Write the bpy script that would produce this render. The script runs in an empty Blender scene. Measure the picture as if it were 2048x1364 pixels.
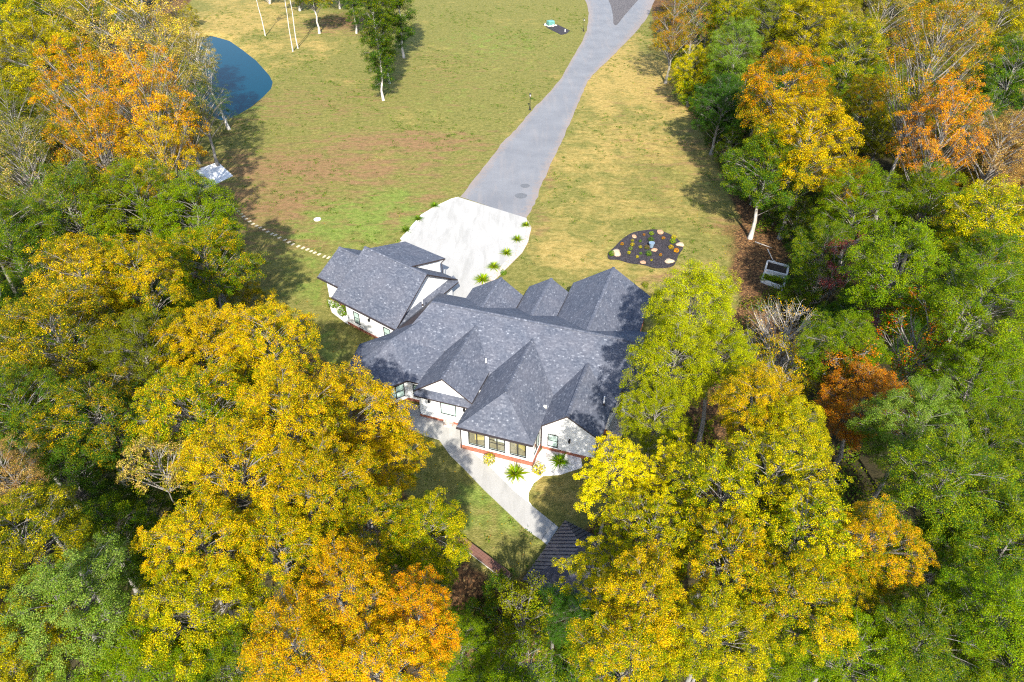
import bpy, bmesh, math, random
import numpy as np
from mathutils import Vector, Matrix
R = math.radians
rnd = random.Random(7)
sc = bpy.context.scene
col = sc.collection

# ------------------------------------------------------------------ camera, sky, sun, exposure
CAM_H, PITCH, FPX = 38.0, R(37.5), 1365.0
cam_d = bpy.data.cameras.new('camera'); cam = bpy.data.objects.new('camera', cam_d); col.objects.link(cam)
cam_d.sensor_width = 36.0; cam_d.lens = 24.0; cam_d.clip_end = 6000; cam_d.clip_start = 0.5
cam.location = (0, 0, CAM_H); cam.rotation_euler = (math.pi/2 - PITCH, 0, 0)
sc.camera = cam
SUN_EL, SUN_AZ = R(38), R(3)          # sun behind the camera, a touch to its right
sund = bpy.data.lights.new('sun', 'SUN'); sund.energy = 4.6; sund.angle = R(0.55); sund.color = (1.0, 0.94, 0.84)
sun = bpy.data.objects.new('sun', sund); col.objects.link(sun)
to_sun = Vector((math.sin(SUN_AZ)*math.cos(SUN_EL), -math.cos(SUN_AZ)*math.cos(SUN_EL), math.sin(SUN_EL)))
sun.rotation_euler = to_sun.to_track_quat('Z', 'Y').to_euler()
world = bpy.data.worlds.new('World'); sc.world = world; world.use_nodes = True
wn = world.node_tree; wn.nodes.clear()
sky = wn.nodes.new('ShaderNodeTexSky'); sky.sky_type = 'NISHITA'; sky.sun_disc = False
sky.sun_elevation = SUN_EL; sky.sun_rotation = math.pi - SUN_AZ
bg = wn.nodes.new('ShaderNodeBackground'); bg.inputs['Strength'].default_value = 0.15
wo = wn.nodes.new('ShaderNodeOutputWorld')
wn.links.new(sky.outputs[0], bg.inputs[0]); wn.links.new(bg.outputs[0], wo.inputs[0])
sc.view_settings.view_transform = 'Standard'; sc.view_settings.look = 'None'
sc.view_settings.exposure = 1.2; sc.view_settings.gamma = 1.0
sc.render.engine = 'CYCLES'
sc.cycles.max_bounces = 4; sc.cycles.diffuse_bounces = 2; sc.cycles.glossy_bounces = 2
sc.cycles.transmission_bounces = 3; sc.cycles.transparent_max_bounces = 6
sc.cycles.use_denoising = False; sc.cycles.filter_width = 1.15

# ------------------------------------------------------------------ image coordinate helpers
_c, _s = math.cos(PITCH), math.sin(PITCH)
def site(u, v, z=0.0):  # u, v are image coordinates, cast through the estimated camera
    """site metres of an image reading on the plane at height z"""
    x = (u-1024)/FPX; y = (682-v)/FPX
    t = (CAM_H-z)/(_s-y*_c)
    return x*t, t*(_c+y*_s)
def depth(u, v, z=0.0):
    y = (682-v)/FPX
    return (CAM_H-z)/(_s-y*_c)
def pixel(x, y, z):  # image coordinates of a site point, the reverse of site()
    d = y*_c+(CAM_H-z)*_s; up = y*_s-(CAM_H-z)*_c
    return 1024+FPX*x/d, 682-FPX*up/d
def sstep(a, b, x):
    t = np.clip((x-a)/(b-a), 0, 1); return t*t*(3-2*t)
def in_poly(px, py, poly):
    px = np.asarray(px, float); py = np.asarray(py, float); ins = np.zeros(px.shape, bool)
    n = len(poly)
    for i in range(n):
        x1, y1 = poly[i]; x2, y2 = poly[(i+1) % n]
        if y1 == y2: continue
        k = ((y1 > py) != (y2 > py)) & (px < (x2-x1)*(py-y1)/(y2-y1)+x1)
        ins ^= k
    return ins
def dist_poly(px, py, poly):
    """signed distance, positive inside"""
    px = np.asarray(px, float); py = np.asarray(py, float); d = np.full(px.shape, 1e9); n = len(poly)
    for i in range(n):
        x1, y1 = poly[i]; x2, y2 = poly[(i+1) % n]
        dx, dy = x2-x1, y2-y1
        t = np.clip(((px-x1)*dx+(py-y1)*dy)/(dx*dx+dy*dy+1e-9), 0, 1)
        d = np.minimum(d, np.hypot(px-x1-t*dx, py-y1-t*dy))
    return np.where(in_poly(px, py, poly), d, -d)

# ------------------------------------------------------------------ material helpers
class NT:
    def __init__(s, name):
        s.m = bpy.data.materials.new(name); s.m.use_nodes = True; s.t = s.m.node_tree; s.t.nodes.clear()
        s.out = s.t.nodes.new('ShaderNodeOutputMaterial')
    def n(s, typ, **kw):
        nd = s.t.nodes.new('ShaderNode'+typ)
        for k, v in kw.items():
            if k in ('ins',): continue
            setattr(nd, k, v)
        for k, v in kw.get('ins', {}).items(): s.set(nd, k, v)
        return nd
    def set(s, nd, k, v):
        if isinstance(v, bpy.types.NodeSocket): s.t.links.new(v, nd.inputs[k])
        elif isinstance(v, tuple) and len(v) == 3 and nd.inputs[k].type == 'RGBA': nd.inputs[k].default_value = (*v, 1)
        else: nd.inputs[k].default_value = v
    def coord(s, kind='Object', scale=(1, 1, 1)):
        c = s.n('TexCoord'); mp = s.n('Mapping', ins={'Vector': c.outputs[kind], 'Scale': scale}); return mp.outputs[0]
    def noise(s, vec, scale, detail=3, rough=.55, dist=0.0):
        return s.n('TexNoise', ins={'Vector': vec, 'Scale': scale, 'Detail': detail, 'Roughness': rough, 'Distortion': dist}).outputs[0]
    def ramp(s, fac, stops):
        r = s.n('ValToRGB', ins={'Fac': fac}); e = r.color_ramp.elements
        while len(e) < len(stops): e.new(0.5)
        for el, (p, c) in zip(e, stops):
            el.position = p; el.color = (*c, 1) if isinstance(c, tuple) else (c, c, c, 1)
        return r.outputs[0]
    def mix(s, f, a, b, blend='MIX'):
        m = s.n('Mix', data_type='RGBA', blend_type=blend)
        for i, v in ((0, f), (6, a), (7, b)):
            if isinstance(v, bpy.types.NodeSocket): s.t.links.new(v, m.inputs[i])
            elif i == 0: m.inputs[0].default_value = v
            else: m.inputs[i].default_value = (*v, 1)
        return m.outputs[2]
    def math(s, op, a, b=0.0, clamp=False):
        m = s.n('Math', operation=op, use_clamp=clamp)
        for i, v in ((0, a), (1, b)):
            if isinstance(v, bpy.types.NodeSocket): s.t.links.new(v, m.inputs[i])
            else: m.inputs[i].default_value = v
        return m.outputs[0]
    def attr(s, name, typ='GEOMETRY'):
        return s.n('Attribute', attribute_name=name, attribute_type=typ)
    def bump(s, h, strength=.4, dist=.02):
        return s.n('Bump', ins={'Height': h, 'Strength': strength, 'Distance': dist}).outputs[0]
    def bsdf(s, color, rough=.8, normal=None, spec=.3, metal=0.0, **kw):
        b = s.n('BsdfPrincipled'); s.set(b, 'Base Color', color); s.set(b, 'Roughness', rough)
        s.set(b, 'Specular IOR Level', spec); s.set(b, 'Metallic', metal)
        if normal is not None: s.set(b, 'Normal', normal)
        for k, v in kw.items(): s.set(b, k, v)
        s.t.links.new(b.outputs[0], s.out.inputs[0]); return b
M = {}
def simple(name, c, rough=.7, var=.12, scale=3.0, metal=0.0, spec=.3, bump=0.0):
    n = NT(name); v = n.coord()
    f = n.noise(v, scale, 4)
    colr = n.ramp(f, [(.3, tuple(x*(1-var) for x in c)), (.7, tuple(min(1, x*(1+var)) for x in c))])
    nb = n.bump(n.noise(v, scale*8, 3), bump, .02) if bump else None
    n.bsdf(colr, rough, nb, spec, metal); M[name] = n.m; return n.m

simple('white_siding', (.72, .72, .71), .6, .03, 1.5)
simple('white_trim', (.78, .78, .77), .5, .03)
simple('fascia_dark', (.045, .035, .035), .5)
simple('window_frame_black', (.03, .032, .035), .4)
simple('blind_pale', (.62, .68, .64), .7, .06)
simple('door_brown', (.22, .075, .03), .5, .2)
simple('floor_oak', (.34, .27, .19), .5, .2)
simple('room_wall', (.60, .58, .52), .7, .05)
simple('fabric_tan', (.55, .40, .16), .9, .1)
simple('fabric_pale', (.66, .64, .6), .9, .08)
simple('pipe_white', (.8, .8, .8), .4)
simple('lamp_black', (.02, .02, .022), .35)
simple('lamp_glass', (.6, .58, .5), .2)
simple('utility_green', (.10, .26, .22), .45, .08)
simple('timber_pale', (.62, .56, .46), .8, .15, 6, bump=.2)
simple('garden_timber', (.70, .66, .60), .85, .18, 5, bump=.3)
simple('soil_dark', (.05, .035, .025), .95, .4, 6, bump=.5)
simple('stepping_stone', (.52, .45, .32), .85, .12, 2)
simple('lid_white', (.75, .75, .74), .5)
simple('rock_sandstone', (.42, .25, .15), .85, .25, 2.5, bump=.5)
simple('rock_tan', (.44, .33, .22), .85, .25, 2.5, bump=.5)
simple('pot_blue', (.18, .25, .32), .35)
simple('plant_stem', (.12, .10, .04), .8)
simple('metal_roof', (.085, .085, .11), .38, .1, 2, metal=.4, spec=.5)
simple('gazebo_wood', (.10, .06, .04), .7, .2)
simple('stone_wall_pale', (.55, .53, .5), .85, .2, 3, bump=.4)
simple('asphalt_patch', (.125, .13, .14), .8, .2, 4)
simple('bark_branch', (.42, .39, .35), .9, .25, 4, bump=.4)

def mat_brick(name, c1, c2, mortar):
    n = NT(name); v = n.coord('Generated', (60, 60, 6))
    tc = n.n('TexCoord'); sep = n.n('SeparateXYZ', ins={0: tc.outputs['Object']})
    s1 = n.math('ADD', sep.outputs[0], sep.outputs[1])
    cmb = n.n('CombineXYZ', ins={0: s1, 1: sep.outputs[2]})
    b = n.n('TexBrick', ins={'Vector': cmb.outputs[0], 'Color1': c1, 'Color2': c2, 'Mortar': mortar, 'Scale': 1.0,
                             'Mortar Size': .006, 'Brick Width': .22, 'Row Height': .075, 'Bias': 0.0})
    n.bsdf(b.outputs[0], .85, n.bump(b.outputs[1], -.4, .01)); M[name] = n.m
mat_brick('brick_brown', (.17, .08, .055), (.12, .055, .04), (.25, .18, .15))
mat_brick('brick_red', (.30, .10, .055), (.24, .07, .04), (.33, .2, .15))

def mat_shingle():
    n = NT('roof_shingle')
    uv = n.n('UVMap', uv_map='UVMap').outputs[0]
    b1 = n.n('TexBrick', ins={'Vector': uv, 'Color1': (0, 0, 0), 'Color2': (1, 1, 1), 'Mortar': (.3, .3, .3), 'Scale': 1.0,
                              'Mortar Size': .003, 'Brick Width': .24, 'Row Height': .125, 'Bias': 0.0}, offset=.37)
    b2 = n.n('TexBrick', ins={'Vector': uv, 'Color1': (0, 0, 0), 'Color2': (1, 1, 1), 'Mortar': (.2, .2, .2), 'Scale': 1.0,
                              'Mortar Size': .004, 'Brick Width': .13, 'Row Height': .125, 'Bias': -.35}, offset=.61)
    sp = n.noise(uv, 55, 2, .6)
    big = n.noise(uv, .5, 3)
    f = n.math('ADD', n.math('MULTIPLY', n.n('RGBToBW', ins={0: b1.outputs[0]}).outputs[0], .42),
               n.math('MULTIPLY', n.n('RGBToBW', ins={0: b2.outputs[0]}).outputs[0], .45))
    f = n.math('ADD', f, n.math('MULTIPLY', n.math('SUBTRACT', sp, .5), .5), True)
    colr = n.ramp(f, [(.0, (.048, .058, .084)), (.35, (.080, .092, .122)), (.60, (.124, .136, .168)), (.85, (.38, .41, .46))])
    colr = n.mix(n.math('MULTIPLY', n.ramp(big, [(.35, 0.0), (.7, 1.0)]), .3), colr, (.155, .150, .170))
    n.bsdf(colr, .85, n.bump(n.math('ADD', f, n.math('MULTIPLY', b1.outputs[1], -.4)), .5, .012), .35)
    M['shingle'] = n.m
mat_shingle()

def mat_concrete(name, base, stain, cell):
    n = NT(name); v = n.coord()
    f = n.noise(v, .35, 5, .65); g = n.noise(v, 6, 4, .7); h = n.noise(v, 60, 2)
    colr = n.ramp(f, [(.3, tuple(x*.90 for x in base)), (.75, base)])
    colr = n.mix(n.math('MULTIPLY', n.ramp(g, [(.45, 0.0), (.75, 1.0)]), .18), colr, stain)
    st = n.noise(n.coord('Object', (.9, .16, 1)), 1.3, 4, .6, .6)
    colr = n.mix(n.math('MULTIPLY', n.ramp(st, [(.48, 0.0), (.68, 1.0)]), .5), colr, stain)
    n.bsdf(colr, .85, n.bump(n.math('ADD', g, n.math('MULTIPLY', h, .3)), .15, .01)); M[name] = n.m
mat_concrete('concrete', (.40, .39, .365), (.25, .245, .225), 3)
mat_concrete('concrete_grey', (.42, .42, .41), (.28, .28, .27), 3)

def mat_asphalt():
    n = NT('asphalt'); v = n.coord()
    f = n.noise(v, .25, 5, .6); g = n.noise(v, 45, 3, .7); st = n.noise(n.coord('Object', (1.2, .12, 1)), .9, 4, .6, .4)
    colr = n.ramp(f, [(.3, (.135, .140, .155)), (.7, (.20, .205, .218))])
    colr = n.mix(n.math('MULTIPLY', n.ramp(st, [(.5, 0.0), (.75, 1.0)]), .32), colr, (.33, .27, .23))
    edge = n.attr('edge').outputs['Fac']
    e2 = n.math('MULTIPLY', n.ramp(n.math('ADD', edge, n.math('MULTIPLY', n.math('SUBTRACT', n.noise(v, 1.6, 4), .5), .7)), [(.72, 0.0), (1.0, 1.0)]), .5)
    colr = n.mix(e2, colr, (.34, .22, .14))
    colr = n.mix(.3, colr, n.ramp(g, [(.3, (.09, .09, .1)), (.7, (.3, .3, .3))]))
    n.bsdf(colr, .75, n.bump(g, .35, .01), .4); M['asphalt'] = n.m
mat_asphalt()

def mat_gravel(name, stops, scale, bump=.6):
    n = NT(name); v = n.coord()
    vo = n.n('TexVoronoi', ins={'Vector': v, 'Scale': scale}, feature='F1')
    bw = n.n('RGBToBW', ins={0: vo.outputs['Color']}).outputs[0]
    f = n.math('ADD', n.math('MULTIPLY', bw, .8), n.math('MULTIPLY', n.noise(v, scale*.2, 3), .3))
    n.bsdf(n.ramp(f, stops), .9, n.bump(n.math('SUBTRACT', 1.0, vo.outputs['Distance']), bump, .03)); M[name] = n.m
mat_gravel('gravel_white', [(.2, (.55, .50, .45)), (.6, (.74, .71, .67)), (1, (.82, .8, .78))], 9)
mat_gravel('mulch_black', [(.2, (.016, .013, .016)), (.6, (.035, .03, .034)), (1, (.085, .075, .08))], 12, 1.0)
mat_gravel('gravel_dark', [(.2, (.05, .045, .05)), (.6, (.10, .09, .09)), (1, (.20, .18, .17))], 7)
mat_gravel('gravel_pink', [(.2, (.36, .27, .22)), (.6, (.52, .42, .36)), (1, (.66, .6, .55))], 9)

def mat_ground():
    n = NT('ground_grass'); v = n.coord('Object')
    lit = n.attr('litter').outputs['Fac']; dry = n.attr('dry').outputs['Fac']
    soil = n.attr('soil').outputs['Fac']; lush = n.attr('lush').outputs['Fac']
    def cn(vec, sc_, det, rg, ds=0.0, gain=2.2): return n.math('MULTIPLY', n.math('SUBTRACT', n.noise(vec, sc_, det, rg, ds), .5), gain)
    A1 = cn(v, .09, 3, .6, .5); A2 = cn(v, .42, 4, .68, .4); A3 = cn(v, 1.9, 3, .72, 0, 2.0); A4 = cn(v, 8.5, 2, .75, 0, 2.0)
    strk = cn(n.coord('Object', (.45, 1.25, 1)), .55, 4, .7, .6)
    mixv = n.math('ADD', .5, n.math('ADD', n.math('MULTIPLY', A3, .55), n.math('MULTIPLY', A4, .42)), True)
    gcol = n.ramp(mixv, [(.05, (.066, .074, .016)), (.5, (.168, .158, .038)), (.95, (.32, .27, .095))])
    dcol = n.ramp(mixv, [(.05, (.18, .130, .032)), (.5, (.335, .242, .072)), (.95, (.52, .39, .15))])
    d = n.math('ADD', dry, n.math('MULTIPLY', A2, .6)); d = n.math('ADD', d, n.math('MULTIPLY', A1, .6))
    c = n.mix(n.ramp(d, [(.25, 0.0), (.70, 1.0)]), gcol, dcol)
    lu = n.math('ADD', lush, n.math('MULTIPLY', A2, .8))
    c = n.mix(n.math('MULTIPLY', n.ramp(lu, [(.38, 0.0), (.72, 1.0)]), .8), c, n.ramp(mixv, [(.1, (.055, .105, .012)), (.9, (.25, .32, .06))]))
    so = n.math('ADD', soil, n.math('MULTIPLY', strk, .85)); so = n.math('ADD', so, n.math('MULTIPLY', A4, .16))
    c = n.mix(n.math('MULTIPLY', n.ramp(so, [(.30, 0.0), (.70, 1.0)]), .85), c, n.ramp(mixv, [(.1, (.13, .066, .033)), (.9, (.33, .19, .095))]))
    tuft = n.ramp(n.noise(n.coord('Object', (.55, 1.2, 1)), 1.15, 3, .65, .3), [(.54, 0.0), (.62, 1.0)])
    c = n.mix(n.math('MULTIPLY', tuft, .4), c, (.07, .09, .02))
    li = n.math('ADD', lit, n.math('MULTIPLY', A2, .22))
    vo = n.n('TexVoronoi', ins={'Vector': v, 'Scale': 7.0})
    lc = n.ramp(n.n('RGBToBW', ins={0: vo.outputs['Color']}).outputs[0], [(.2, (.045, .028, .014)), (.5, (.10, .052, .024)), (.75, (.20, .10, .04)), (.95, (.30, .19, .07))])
    deep = n.attr('deep').outputs['Fac']; lc = n.mix(deep, lc, n.ramp(mixv, [(.2, (.016, .016, .008)), (.8, (.055, .045, .02))]))  # canopy shade painted into the litter colour, farther inside the wood
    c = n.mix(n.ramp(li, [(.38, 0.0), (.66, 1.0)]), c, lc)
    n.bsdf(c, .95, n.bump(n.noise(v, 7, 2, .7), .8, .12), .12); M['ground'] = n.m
mat_ground()

def mat_water(name, c, rough=.03):
    n = NT(name); v = n.coord()
    n.bsdf(c, rough, n.bump(n.noise(v, 2.2, 3), .06, .03), .2, IOR=1.13); M[name] = n.m
mat_water('pond_water', (.0003, .038, .068)); mat_water('creek_water', (.008, .012, .03))

def mat_glass():
    n = NT('window_glass')
    fr = n.n('LayerWeight', ins={'Blend': .5}); fc = n.math('ADD', .07, n.math('MULTIPLY', n.math('POWER', fr.outputs['Facing'], 4.0), .6)); tr = n.n('BsdfTransparent', ins={'Color': (.82, .9, .88)}); gl = n.n('BsdfGlossy', ins={'Roughness': .02, 'Color': (.95, 1, 1)})
    mx = n.n('MixShader', ins={0: fc, 1: tr.outputs[0], 2: gl.outputs[0]})
    n.t.links.new(mx.outputs[0], n.out.inputs[0]); M['glass'] = n.m
mat_glass()

def mat_leaf():
    n = NT('leaf_foliage')
    la = n.attr('leaf'); sep = n.n('SeparateColor', ins={0: la.outputs['Color']})
    r_, spr, outer = sep.outputs[0], sep.outputs[1], sep.outputs[2]
    oc = n.n('ObjectInfo'); main = oc.outputs['Color']; tint = n.attr('tint', 'OBJECT').outputs['Color']
    amt = n.attr('tint_amount', 'OBJECT').outputs['Fac']
    rb = n.math('FRACT', n.math('MULTIPLY', r_, 17.3))
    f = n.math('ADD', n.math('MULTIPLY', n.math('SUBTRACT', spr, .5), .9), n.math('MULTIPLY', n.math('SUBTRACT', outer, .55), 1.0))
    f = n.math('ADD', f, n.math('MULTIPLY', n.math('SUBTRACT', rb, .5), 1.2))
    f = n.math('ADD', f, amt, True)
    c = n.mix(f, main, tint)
    hsv = n.n('HueSaturation', ins={'Hue': n.math('ADD', .4725, n.math('MULTIPLY', n.math('FRACT', n.math('MULTIPLY', r_, 41.7)), .055)), 'Saturation': 1.08,
                                    'Value': n.math('ADD', .5, n.math('MULTIPLY', r_, .95)), 'Color': c})
    d = n.n('BsdfPrincipled', ins={'Base Color': hsv.outputs[0], 'Roughness': .65, 'Specular IOR Level': .10})
    tl = n.n('BsdfTranslucent', ins={'Color': hsv.outputs[0]})
    mx = n.n('MixShader', ins={0: .26, 1: d.outputs[0], 2: tl.outputs[0]})
    n.t.links.new(mx.outputs[0], n.out.inputs[0]); M['leaf'] = n.m
mat_leaf()
def mat_bark():
    n = NT('bark'); v = n.coord('Object', (1, 1, .25)); oi = n.n('ObjectInfo')
    f = n.noise(v, 5, 4, .6)
    c = n.ramp(f, [(.3, (.26, .23, .20)), (.7, (.50, .47, .43))])
    n.bsdf(n.mix(1.0, c, oi.outputs['Color'], 'MULTIPLY'), .9, n.bump(f, .6, .03), .2); M['bark'] = n.m
mat_bark()

# ------------------------------------------------------------------ mesh helpers
def mesh_np(name, V, Fq, mat, attrs=None, smooth=False):
    V = np.asarray(V, np.float32); Fq = np.asarray(Fq, np.int32); k = Fq.shape[1]
    me = bpy.data.meshes.new(name)
    me.vertices.add(len(V)); me.vertices.foreach_set('co', V.ravel())
    me.loops.add(Fq.size); me.loops.foreach_set('vertex_index', Fq.ravel())
    me.polygons.add(len(Fq)); me.polygons.foreach_set('loop_start', np.arange(0, Fq.size, k, dtype=np.int32))
    me.update(calc_edges=True)
    if attrs:
        for an, dom, typ, dat in attrs:
            a = me.attributes.new(an, typ, dom)
            a.data.foreach_set('color' if 'COLOR' in typ else 'value', np.asarray(dat, np.float32).ravel())
    if smooth: me.polygons.foreach_set('use_smooth', np.ones(len(Fq), bool))
    me.materials.append(M[mat]); return me
def add(name, me, parent=None, loc=(0, 0, 0), rot=(0, 0, 0)):
    o = bpy.data.objects.new(name, me); col.objects.link(o); o.location = loc; o.rotation_euler = rot
    if parent is not None: o.parent = parent
    return o
def tag(o, label, cat, group=None, kind=None):
    o['label'] = label; o['category'] = cat
    if group: o['group'] = group
    if kind: o['kind'] = kind
    return o
def empty(name, loc=(0, 0, 0), rz=0.0):
    o = bpy.data.objects.new(name, None); col.objects.link(o); o.location = loc; o.rotation_euler = (0, 0, rz); o.empty_display_size = .3
    return o
class MB:
    """collects faces, each with a material slot, into one mesh"""
    def __init__(s): s.v = []; s.f = []; s.m = []; s.uv = {}
    def face(s, pts, m=0, uv=None):
        i = len(s.v); s.v += [tuple(p) for p in pts]; s.f.append(list(range(i, i+len(pts)))); s.m.append(m)
        if uv: s.uv[len(s.f)-1] = uv
    def box(s, x0, x1, y0, y1, z0, z1, m=0, T=None):
        P = [(x0, y0, z0), (x1, y0, z0), (x1, y1, z0), (x0, y1, z0), (x0, y0, z1), (x1, y0, z1), (x1, y1, z1), (x0, y1, z1)]
        if T: P = [T(*p) for p in P]
        for q in ((0, 3, 2, 1), (4, 5, 6, 7), (0, 1, 5, 4), (1, 2, 6, 5), (2, 3, 7, 6), (3, 0, 4, 7)): s.face([P[k] for k in q], m)
    def prism(s, poly, z0, z1, m=0, top=None):
        n = len(poly)
        s.face([(x, y, z1) for x, y in poly], m if top is None else top); s.face([(x, y, z0) for x, y in reversed(poly)], m)
        for i in range(n):
            a, b = poly[i], poly[(i+1) % n]; s.face([(*a, z0), (*b, z0), (*b, z1), (*a, z1)], m)
    def solid(s, A, B, m=0):
        """two matching rings joined to a solid"""
        n = len(A); s.face(list(reversed(A)), m); s.face(B, m)
        for i in range(n): s.face([A[i], A[(i+1) % n], B[(i+1) % n], B[i]], m)
    def tube(s, p0, p1, r0, r1=None, k=8, m=0, cap=True):
        r1 = r0 if r1 is None else r1; p0 = Vector(p0); p1 = Vector(p1); d = (p1-p0).normalized()
        a = d.orthogonal().normalized(); b = d.cross(a)
        A = [p0+(a*math.cos(2*math.pi*i/k)+b*math.sin(2*math.pi*i/k))*r0 for i in range(k)]
        B = [p1+(a*math.cos(2*math.pi*i/k)+b*math.sin(2*math.pi*i/k))*r1 for i in range(k)]
        for i in range(k): s.face([A[i], A[(i+1) % k], B[(i+1) % k], B[i]], m)
        if cap: s.face(list(reversed(A)), m); s.face(B, m)
    def mesh(s, name, mats):
        me = bpy.data.meshes.new(name); me.from_pydata(s.v, [], s.f); me.update()
        for m in mats: me.materials.append(M[m])
        me.polygons.foreach_set('material_index', s.m)
        if s.uv:
            l = me.uv_layers.new(name='UVMap')
            for fi, uv in s.uv.items():
                for li, c in zip(me.polygons[fi].loop_indices, uv): l.data[li].uv = c
        return me
    def build(s, name, mats, parent=None, **kw):
        if isinstance(mats, str): mats = [mats]
        me = s.mesh(name, mats); bm = bmesh.new(); bm.from_mesh(me); bmesh.ops.recalc_face_normals(bm, faces=bm.faces); bm.to_mesh(me); bm.free()
        return add(name, me, parent, **kw)

# ------------------------------------------------------------------ ground
LAWN_PX = [(1012, 1165), (950, 1120), (880, 1060), (800, 960), (770, 860), (700, 770), (640, 700), (560, 640), (470, 620), (440, 540), (425, 450), (400, 390), (340, 350), (400, 300), (385, 260),
           (300, 190), (300, 100), (350, 40), (400, -15), (520, -30), (640, -10), (740, 10), (800, -10), (850, -40), (1000, -70), (1290, -60), (1305, 50), (1335, 120), (1365, 210), (1415, 290), (1450, 380),
           (1475, 440), (1475, 480), (1450, 540), (1475, 600), (1440, 660), (1370, 740), (1320, 860), (1270, 950), (1200, 1020), (1140, 1075), (1080, 1110)]
LAWN = [site(u, v) for u, v in LAWN_PX]
POND_PX = [(421, 67), (456, 77), (482, 95), (509, 116), (535, 145), (542, 159), (538, 172), (522, 188), (496, 209), (464, 227), (445, 234), (419, 222), (375, 195), (345, 160), (340, 120), (365, 85), (395, 70)]
POND = [site(u, v) for u, v in POND_PX]
def ground_z(x, y):
    x = np.asarray(x, float); y = np.asarray(y, float)
    z = -4.0*sstep(25.5, 20.5, y)*sstep(-40, -10, x+20) - 1.0*np.exp(-((y-20.5-.25*x)/1.6)**2)*sstep(-9, -4, x)*sstep(14, 8, x) - 2.0*sstep(-22, -45, x)*sstep(70, 30, y) - 2.0*sstep(30, 60, x)*sstep(90, 40, y)
    d = dist_poly(x, y, POND); z = z - 1.3*sstep(-2.0, 2.0, d)
    return z
def gz(x, y): return float(ground_z(np.array([x]), np.array([y]))[0])
def blobs(X, Y, items):
    out = np.zeros_like(X)
    for u, v, rx, ry, a in items:
        x, y = site(u, v); out = np.maximum(out, a*np.exp(-(((X-x)/rx)**2+((Y-y)/ry)**2)))
    return out
def build_ground():
    xs = np.concatenate([[-3000, -1500, -700, -350, -200], np.arange(-130, 130.1, .9), [200, 350, 700, 1500, 3000]])
    ys = np.concatenate([[-3000, -1200, -400, -120, -40], np.arange(0, 250.1, .9), [300, 380, 520, 800, 1500, 3500]])
    X, Y = np.meshgrid(xs, ys); Z = ground_z(X, Y)
    V = np.stack([X, Y, Z], -1).reshape(-1, 3); nx, ny = len(xs), len(ys)
    i = (np.arange(ny-1)[:, None]*nx+np.arange(nx-1)[None]).ravel()
    Fq = np.stack([i, i+1, i+1+nx, i+nx], 1)
    d = dist_poly(X, Y, LAWN)
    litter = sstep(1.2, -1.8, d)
    litter = np.maximum(litter, blobs(X, Y, [(1530, 500, 5, 6, .9), (1500, 470, 4, 4, .8), (1540, 570, 4, 5, .95), (1400, 240, 4, 6, .5), (690, 40, 13, 14, .62), (430, 270, 5, 4, .5), (520, 560, 6, 7, .45)]))
    dry = blobs(X, Y, [(1260, 330, 14, 34, .56), (1290, 160, 10, 28, .95), (1200, 180, 5, 20, .8), (1330, 480, 14, 16, .38), (480, 40, 18, 30, .75), (1100, 500, 8, 9, .55), (1300, 560, 8, 8, .5), (560, 90, 14, 20, .6),
                       (1000, 450, 3, 10, .4), (1010, 990, 3, 5, .25), (1100, 980, 3, 3, .5)])
    dry = np.maximum(dry, .10)
    lush = blobs(X, Y, [(1340, 470, 14, 14, .30), (1230, 420, 8, 12, .28), (1380, 360, 6, 14, .32), (700, 440, 9, 9, .75), (640, 520, 9, 5, .5), (770, 400, 8, 8, .6), (820, 440, 3, 5, .8), (980, 90, 22, 26, .42), (620, 570, 5, 7, .5), (900, 200, 18, 26, .3), (1030, 1020, 3, 4, .6), (500, 220, 4, 5, .6), (440, 350, 5, 6, .4), (640, 700, 4, 5, .6), (960, 1010, 3, 3, .6), (1140, 60, 8, 20, .3)])
    soil = blobs(X, Y, [(620, 335, 24, 9, .72), (790, 285, 18, 6, .72), (500, 410, 14, 11, .72), (1300, 300, 8, 30, .30), (600, 210, 22, 16, .40), (860, 140, 26, 22, .28), (850, 400, 5, 10, .42), (800, 440, 5, 6, .4), (1380, 300, 5, 18, .42), (1330, 200, 4, 12, .4), (1250, 230, 5, 14, .25), (1080, 440, 1.5, 5, .5), (690, 50, 14, 12, .6), (1440, 450, 4, 4, .45), (560, 470, 7, 8, .42), (1320, 560, 4, 3, .4), (470, 260, 6, 5, .35), (1090, 345, 1.5, 5, .6), (430, 500, 8, 8, .5)])
    me = mesh_np('ground', V, Fq, 'ground', [(nm, 'POINT', 'FLOAT', a) for nm, a in (('litter', litter), ('dry', dry), ('lush', lush), ('soil', soil), ('deep', sstep(-3, -8, d)))], True)  # last mask paints the wood floor dark, as shade under the canopy
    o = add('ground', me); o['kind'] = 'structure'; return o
build_ground()

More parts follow.
